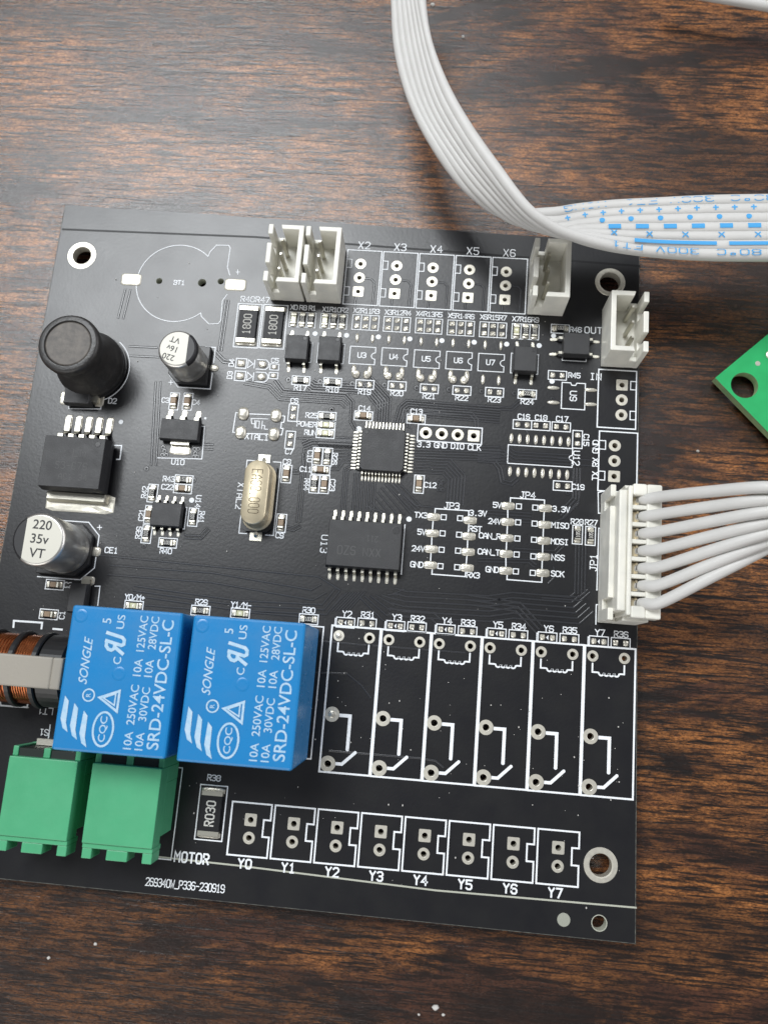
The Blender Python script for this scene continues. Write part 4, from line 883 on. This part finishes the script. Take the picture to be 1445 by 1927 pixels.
# ------------------------------------------------------------------ pluggable terminal blocks
def block_mesh():
    mb = MB(); W_ = 4.95; yb, yf, H = 6.3, -5.3, 8.4
    # main hood: roof, two cheeks, centre rib, back slots
    mb.prism([(-W_, yf), (W_, yf), (W_, yb - 1.0), (-W_, yb - 1.0)], 5.2, H)
    mb.box(-W_ + .03, W_ - .03, yf + 1.0, yb - 3.2, .1, 5.2)
    for x0, x1 in ((-W_, -W_ + .9), (-.6, .6), (W_ - .9, W_)): mb.box(x0, x1, yb - 3.2, yb - 1.0, .1, 5.2)
    mb.box(-W_ + .02, W_ - .02, yb - 1.0, yb + .4, .1, 2.2)
    for x0, x1 in ((-W_, -W_ + .8), (-.5, .5), (W_ - .8, W_)): mb.box(x0, x1, yb - 1.0, yb + .35, 2.2, H - .8)
    # front lip with three teeth
    mb.box(-W_ + .0, W_, yf - .7, yf, 4.4, H - .35)
    for x0, x1 in ((-W_, -W_ + 1.4), (-1.5, 1.5), (W_ - 1.4, W_)): mb.box(x0 + .01, x1 - .01, yf - 2.1, yf - .7, 4.6, H - .5)
    return mb.mesh('terminal_block', 'green')
bm_ = block_mesh()
shade_block = MB().box(-1.75, 1.75, -.5, 1.2, 2.25, 7.4).mesh('wire_entry_shade', 'entry_shade'); clamp = MB().box(-1.3, 1.3, 0, .9, 2.6, 3.4).mesh('metal_clamp', 'lead')  # solid dark block plugs each wire opening, its colour standing for the shade within
tA = B(95.0, 1497, 8.4); tB = (B((560 + 985 + 925 + 485) / 4 * .31142, 1400 + (145 + 185 + 600 + 560) / 4 * .31142, 8.4))
tA = B((40 + 468 + 415 - 5) / 4 * .31142, 1400 + (100 + 128 + 560 + 520) / 4 * .31142, 8.4)
for c, lb in ((tA, 'left green terminal block, cut by the photo edge'), (tB, 'right green terminal block beside print MOTOR')):
    o = put('terminal_block', bm_, (c[0], c[1], 0), BD, 0, lb, .11)
    for s_ in (-1, 1): put('wire_entry_shade', shade_block, (c[0] + s_ * 2.35, c[1] + 5.2, 0), o); put('metal_clamp', clamp, (c[0] + s_ * 2.35, c[1] + 6.5, 0), o)

# ------------------------------------------------------------------ common mode choke, half out of the picture
cx0 = B(85, 1262, 8)
y_c = cx0[1]
ch = put('choke', MB().box(-11, 11, -5.2, 5.2, .2, 1.6).mesh('choke_base', 'base'), (cx0[0] - 6, y_c, 0), BD, 0, 'black choke with copper windings and grey core bar at left edge')
def xl(prof, n=40):     # lathe round the x axis, axis height 6
    mb = MB(); vs = []; fs = []
    for r, x in prof: vs += [(x, r * math.cos(2*PI*i/n), 6.2 + r * math.sin(2*PI*i/n)) for i in range(n)]
    for k in range(len(prof) - 1): fs += [[k*n+i, (k+1)*n+i, (k+1)*n+(i+1) % n, k*n+(i+1) % n] for i in range(n)]
    fs += [list(range(n)), [(len(prof)-1)*n + n-1-i for i in range(n)]]
    return mb.add(vs, fs)
FX = [B(35, 1262, 8)[0], B(79, 1262, 8)[0]]
fl = xl([(5.3, -.45), (5.5, -.3), (5.5, .3), (5.3, .45)]).mesh('bobbin_flange', 'base', False)
for x in (FX[0], FX[1], FX[0] - 4.2): put('bobbin_flange', fl, (x, y_c, 0), ch)
for x, wlen in ((FX[0] + (FX[1] - FX[0]) / 2, FX[1] - FX[0] - .9), (FX[0] - 2.1, 3.3)):
    mb = MB(); nt = 7; path = []
    for i in range(nt * 20 + 1):
        a = 2 * PI * i / 20; path.append((-wlen / 2 + wlen * i / (nt * 20), 4.75 * math.cos(a), 6.2 + 4.75 * math.sin(a)))
    mb.tube(path, .26, 6)
    mbc = xl([(4.6, -wlen/2), (4.6, wlen/2)], 32); o_ = len(mb.v); mb.add(mbc.v, mbc.f)
    put('copper_winding', mb.mesh('copper_winding', 'copper', True), (x, y_c, 0), ch)
mb = xl([(5.0, 0), (5.2, .2), (5.2, 3.4), (4.6, 3.7)]); put('bobbin_end', mb.mesh('bobbin_end', 'base', False), (FX[1] + .5, y_c, 0), ch)
mb = MB(); mb.box(-9.5, FX[1] + 4.0 - (cx0[0] - 6), -2.15, 2.15, 11.3, 13.6); mb.box(FX[1] + 3.9 - (cx0[0] - 6) - .0, FX[1] + 5.4 - (cx0[0] - 6), -2.15, 2.15, 1.6, 13.58)
put('core_bar', mb.mesh('core_bar', 'corebar'), (cx0[0] - 6, y_c - .1, 0), ch, 0, None, .25)

# ------------------------------------------------------------------ specks of dust on the board and crumbs on the table
dm = MB()
for i in range(260):
    if i < 170: x, y, z = random.uniform(-85, 9), random.gauss(12, 14), .045
    else: x, y, z = random.uniform(-86, 9), random.uniform(-10, 92), .045
    if y < -10 or y > 90: continue
    r = random.choice((.05, .06, .07, .09, .12)); dm.lathe([(r, z), (r * .7, z + r)], 5, x, y, 0, False, True, random.uniform(.5, 1.5))
do_ = put('dust', dm.mesh('dust', 'dust'), (0, 0, .03)); do_['kind'] = 'stuff'; do_['label'] = 'pale dust specks scattered over the black circuit board'; do_['category'] = 'dust'
cr = bpy.data.meshes.new('crumb'); 
def crumb_mesh(s):
    mb = MB(); vs = []; n = 8
    prof = [(.6, 0), (1, .35), (.8, .8), (.3, 1.05)]
    for r, z in prof: vs += [(r * s * math.cos(2*PI*i/n) * random.uniform(.7, 1.2), r * s * math.sin(2*PI*i/n) * random.uniform(.6, 1.1), z * s) for i in range(n)]
    fs = []
    for k in range(3): fs += [[k*n+i, k*n+(i+1) % n, (k+1)*n+(i+1) % n, (k+1)*n+i] for i in range(n)]
    fs.append([3*n+i for i in range(n)]); mb.add(vs, fs); return mb.mesh('crumb', 'dust', True)
for (u, v, s, lb) in ((819, 1895, .48, 'largest white crumb, on the wood below the board near the bottom edge'), (834, 1909, .26, 'small white crumb just right of the largest crumb'),
                      (1312, 849, .24, 'white crumb on the wood left of the green board'), (788, 1909, .2, 'tiny white crumb left of the largest crumb'),
                      (814, 10, .4, 'white crumb beside the ribbon cable at the top edge'), (871, 70, .3, 'grey crumb right of the ribbon cable below the top crumb'),
                      (181, 1776, .28, 'white crumb on the wood below the left terminal block'), (93, 1802, .28, 'white crumb at lower left, left of another crumb')):
    p = B(u, v, TZ); o = put('crumb', crumb_mesh(s), (p[0], p[1], TZ)); o['label'] = lb; o['category'] = 'crumb'; o['group'] = 'crumbs on the table'

# ------------------------------------------------------------------ wire harness plugged in at the right edge
ha = np.array(zh(975, 965)); hb = np.array(zl(965, 300))
LJ = 19.9; jx = (ha[0] + hb[0]) / 2 + 2.45; jy = (ha[1] + hb[1]) / 2
header((jx, jy), 7, 1, 'white seven pin connector at the right edge holding the wire plug')
WH = thing('wire_harness', 'white plug with seven white wires plugged into the right edge of the black board', 'cable', (jx, jy, 1.3))
pl = MB(); hl = 9.65; Z0, Z1 = 1.9, 9.7
xo = .5
pl.box(xo - 2.1, xo - .9, -hl + .9, hl - .9, Z0, Z1 - .4)                    # inner beam beside the keyed wall
pl.box(xo - .9, xo - .25, -hl + .3, hl - .3, Z0, Z1)                          # raised rail
pl.box(xo + 1.75, xo + 3.9, -hl, hl, 7.3, Z1 - .05)                          # outer shelf over the shroud wall
pl.box(xo - .25, xo + 1.75, -hl, -hl + 1.7, Z0, Z1 - .02); pl.box(xo - .25, xo + 1.75, hl - 1.7, hl, Z0, Z1 - .02)
pl.box(xo - .26, xo + 2.1, -hl + .9, hl - .9, Z0, 3.4)
put('plug_housing', pl.mesh('plug_housing', 'nylon'), (jx, jy, 0), WH, 0, None, .25)
rib = MB().box(-1.1, 1.3, -.3, .3, 3.4, Z1 - .35).mesh('partition', 'nylon')
for i in range(6): put('partition', rib, (jx + xo + .85, jy + (i - 2.5) * 2.5, 0), WH, 0, None, .1)
crm = MB().box(-.25, .25, -.75, .75, 6.3, 8.2).box(.25, .55, -.8, -.45, 6.5, 8.6).box(.25, .55, .45, .8, 6.5, 8.6).mesh('crimp_contact', 'gold')
ends = [(1445, 917, 21), (1445, 940, 20), (1445, 962, 19.5), (1445, 983, 18.5), (1445, 1002, 17.8), (1445, 1018, 16.6), (1445, 1030, 15.4)]
def cr_spline(P, n=12):
    P = [np.array(p, float) for p in P]; Q = [2 * P[0] - P[1]] + P + [2 * P[-1] - P[-2]]; out = []
    for i in range(1, len(Q) - 2):
        for k in range(n):
            t = k / n; a, b_, c_, d_ = Q[i-1], Q[i], Q[i+1], Q[i+2]
            out.append(.5 * ((2*b_) + (-a + c_) * t + (2*a - 5*b_ + 4*c_ - d_) * t*t + (-a + 3*b_ - 3*c_ + d_) * t**3))
    out.append(P[-1]); return out
for i in range(7):
    y = jy + (3 - i) * 2.5; x = jx + xo + .3
    put('crimp_contact', crm, (x, y, 0), WH)
    e = B(ends[i][0], ends[i][1], ends[i][2]); e = np.array([e[0], e[1], ends[i][2]])
    s0 = np.array([x + .7, y, 7.4]); s1_ = np.array([x + 1.5, y + .0, 9.2]); s2_ = np.array([x + 3.2, y + .15, 10.9])
    m1 = s2_ + (e - s2_) * .45; m1[2] += .6; far = e + (e - s2_) * .6; far[2] = e[2] - 1
    path = cr_spline([s0, s1_, s2_, m1, e, far], 8); r = [.55] + [.82] * (len(path) - 1); r[1] = .7; r[2] = .8
    put('wire', smooth_by_angle(MB().tube(path, r, 16).mesh('wire', 'pvc'), 60), (0, 0, 0), WH)

# ------------------------------------------------------------------ the flat ribbon cable that loops over the board
def P3(l): return [np.array([*B(u, v, z), z]) for u, v, z in l]
GB = P3([(1700,486,12),(1560,488,12),(1445,487,12),(1330,486,12),(1225,479,12.5),(1140,465,13.5),(1075,443,15),(1030,418,16),(985,380,17),(930,308,17),(882,238,16.5),(840,160,16),(810,78,16),(796,0,16),(792,-80,16),(800,-160,16)])
GM = P3([(1700,428,12),(1560,429,12),(1445,430,12),(1330,431,12),(1230,432,12),(1155,432,12),(1095,434,12.3),(1045,437,13),(985,415,14),(925,358,14.5),(868,288,14.5),(815,200,14),(785,100,14),(770,0,14),(766,-80,14),(772,-160,14)])
GA = P3([(1700,372,12),(1560,371,12),(1445,371,12),(1330,373,11.5),(1230,378,11),(1150,382,10.5),(1085,388,10.2),(1030,395,10),(950,397,10.5),(885,358,11.5),(828,290,12.3),(777,200,12.5),(747,100,12.5),(739,0,12.5),(737,-80,12.5),(744,-160,12.5)])
RC = thing('ribbon_cable', 'flat white seven wire ribbon cable with blue print looping over the board', 'cable', (float(GM[3][0]), float(GM[3][1]), 12))
SA, SM, SB = (np.array(cr_spline(q, 10)) for q in (GA, GM, GB))
RIB = []
for k in range(7):
    t = (k / 6.0) * .88 + .06
    RIB.append(SA * (2*(t-.5)*(t-1)) + SM * (4*t*(1-t)) + SB * (2*t*(t-.5)))
crossv = SB - SA
rad = float(np.median(np.linalg.norm(RIB[1][:40] - RIB[0][:40], axis=1))) * .66
wires = []
for k in range(7):
    rr = []
    for i in range(len(SA)):
        j = min(k + 1, 6); g_ = np.linalg.norm(RIB[j][i] - RIB[j-1][i]) * .67; rr.append(min(max(g_, .45), rad * 1.0))
    wires.append(put('wire', smooth_by_angle(MB().tube(RIB[k], rr, 14).mesh('wire', 'pvc'), 60), (0, 0, 0), RC))
def arclen(P): return np.concatenate([[0], np.cumsum(np.linalg.norm(np.diff(P, axis=0), axis=1))])
def onwire(P, L, s, wv):          # a point on the upper skin of a wire, s along, wv across
    i = int(np.clip(np.searchsorted(L, s) - 1, 0, len(P) - 2)); f_ = (s - L[i]) / (L[i+1] - L[i]); p = P[i] + (P[i+1] - P[i]) * f_
    t = P[i+1] - P[i]; t /= np.linalg.norm(t); up = np.array([0, 0, 1.0]); a = np.cross(up, t); a /= np.linalg.norm(a); b_ = np.cross(t, a)
    q = rad * 1.02; th = np.clip(wv / q, -1.2, 1.2); return p + q * (math.sin(th) * a + math.cos(th) * b_)
def mark_poly(mb, P, L, s, poly, dz=0.0):
    """a filled patch given as rows of (ds, w0, w1)"""
    vs = []; 
    nr = 5
    for ds, w0, w1 in poly:
        for j in range(nr): vs.append(tuple(onwire(P, L, s + ds, w0 + (w1 - w0) * j / (nr - 1))))
    fs = [[i*nr+j, i*nr+j+1, (i+1)*nr+j+1, (i+1)*nr+j] for i in range(len(poly) - 1) for j in range(nr - 1)]
    mb.add(vs, fs)
def mark_text(mb, P, L, s, string, h, adv):
    k = h / 6
    for ch in string:
        for pll in G.get(ch, []):
            for (xa, ya), (xb, yb) in zip(pll[:-1], pll[1:]):
                d = np.array([xb - xa, yb - ya], float); l = np.linalg.norm(d); 
                if l < 1e-6: continue
                d /= l; nn = np.array([-d[1], d[0]]) * .33; q = []
                for (x, y), sg in (((xa, ya), 1), ((xb, yb), 1), ((xb, yb), -1), ((xa, ya), -1)):
                    X, Y = x + nn[0] * sg, y + nn[1] * sg; q.append(tuple(onwire(P, L, s + X * k * 1.9, (Y - 3) * k)))
                mb.add(q, [[0, 1, 2, 3]])
        s += adv
for k in range(7):
    P = RIB[k]; L = arclen(P); s0 = L[20]; s_end = L[{0: 68, 1: 66, 2: 62, 3: 58, 4: 55, 5: 52, 6: 50}[k]]; s = s0 - 14
    if k in (0, 6):
        words = (('A', 0), ('80oC', 3.4), ('300V', 12.2), ('FT1', 20.5), ('XING', 28.0), ('JIA', 36.0)) if k == 0 else (('A', 2), ('80oC', 5.5), ('300V', 14.5), ('FT1', 23.0))
        for wd_, ds in words:
            if s0 + ds - 4 + len(wd_) * 1.2 > s_end: continue
            mb = MB(); mark_text(mb, P, L, s0 - 4.0 + ds, wd_, .95, 1.7); put('printed_word', mb.mesh('printed_word', 'cyan'), (0, 0, 0), wires[k], kind='stuff' if False else None)
    else:
        step = {1: 2.75, 2: 4.3, 3: 4.1, 4: 5.3, 5: 14.0}[k]; half = {1: .5, 2: .5, 3: 1.0, 4: .5, 5: 6.2}[k]
        while s < s_end:
            mb = MB()
            if k == 1:
                mark_poly(mb, P, L, s, [(-.42, -.11, .11), (.42, -.11, .11)]); mark_poly(mb, P, L, s, [(-.12, -.42, .42), (.12, -.42, .42)])
            elif k == 2: mark_poly(mb, P, L, s, [(.42 * math.cos(a), -.42 * math.sin(a), .42 * math.sin(a)) for a in np.linspace(PI - .01, .01, 9)])
            elif k == 3: mark_poly(mb, P, L, s, [(x, -.38, .38) for x in np.linspace(-.95, .95, 5)])
            elif k == 4:
                for sg in (1, -1): mark_poly(mb, P, L, s, [(x, sg * x * .95 - .13, sg * x * .95 + .13) for x in np.linspace(-.45, .45, 5)])
            else: mark_poly(mb, P, L, s, [(x, -.3, .3) for x in np.linspace(-6.1, min(6.1, s_end - s), 25)])
            put('printed_' + {1: 'plus', 2: 'dot', 3: 'dash', 4: 'cross', 5: 'bar'}[k], mb.mesh('printed_mark', 'cyan'), (0, 0, 0), wires[k])
            s += step

# ------------------------------------------------------------------ white cable crossing the top right corner
cp = P3([(1250,-22,2),(1330,-8,2),(1400,4,2),(1470,16,2),(1600,34,2)])
wc = put('white_cable', smooth_by_angle(MB().tube(cr_spline([q - np.array([cp[2][0], cp[2][1], 0]) for q in cp], 8), .85, 14).mesh('white_cable', 'pvc'), 60), (float(cp[2][0]), float(cp[2][1]), 0))
wc['label'] = 'white round cable crossing the top right corner of the photo'; wc['category'] = 'cable'

# ------------------------------------------------------------------ green circuit board at the right
gz = TZ + 1.6 + 1.0
k0 = np.array(B(1345, 711, gz)); ka = np.array(B(1445, 628, gz)); kb = np.array(B(1445, 850, gz))
da = (ka - k0) / np.linalg.norm(ka - k0); db = np.array([da[1], -da[0]]); 
if db @ (kb - k0) < 0: db = -db
hc = np.array(B(1400, 725, gz))
GBt = thing('green_circuit_board', 'corner of a bright green circuit board with a round hole at the right edge', 'circuit board', (float(k0[0]), float(k0[1]), gz - 1.6))
cu = bpy.data.curves.new('o', 'CURVE'); cu.dimensions = '2D'; cu.fill_mode = 'BOTH'; cu.extrude = .8
spl([tuple(k0), tuple(k0 + da * 60), tuple(k0 + da * 60 + db * 60), tuple(k0 + db * 60)])
spl([(hc[0] + 2.15 * math.cos(2*PI*i/40), hc[1] + 2.15 * math.sin(2*PI*i/40)) for i in range(40)])
o = bpy.data.objects.new('o', cu); COL.objects.link(o); dg = bpy.context.evaluated_depsgraph_get(); me = bpy.data.meshes.new_from_object(o.evaluated_get(dg)); bpy.data.objects.remove(o)
me.materials.clear(); me.materials.append(M['greenpcb']); me.materials.append(M['greenedge'])
for p in me.polygons: p.use_smooth = False; p.material_index = 0 if abs(p.normal.z) > .5 else 1
put('substrate', me, (0, 0, gz - .8), GBt)
q = B(1449, 668, gz); put('solder_pad', MB().pillow(0, 0, 1.6, 1.6, .2, p=2).mesh('solder_pad', 'solder', True), (*q, gz), GBt)
q = B(1425, 684, gz); put('via', MB().lathe([(.42, .0), (.38, .05), (.15, .03)], 16, capb=False).mesh('via', 'fr4', True), (*q, gz), GBt)
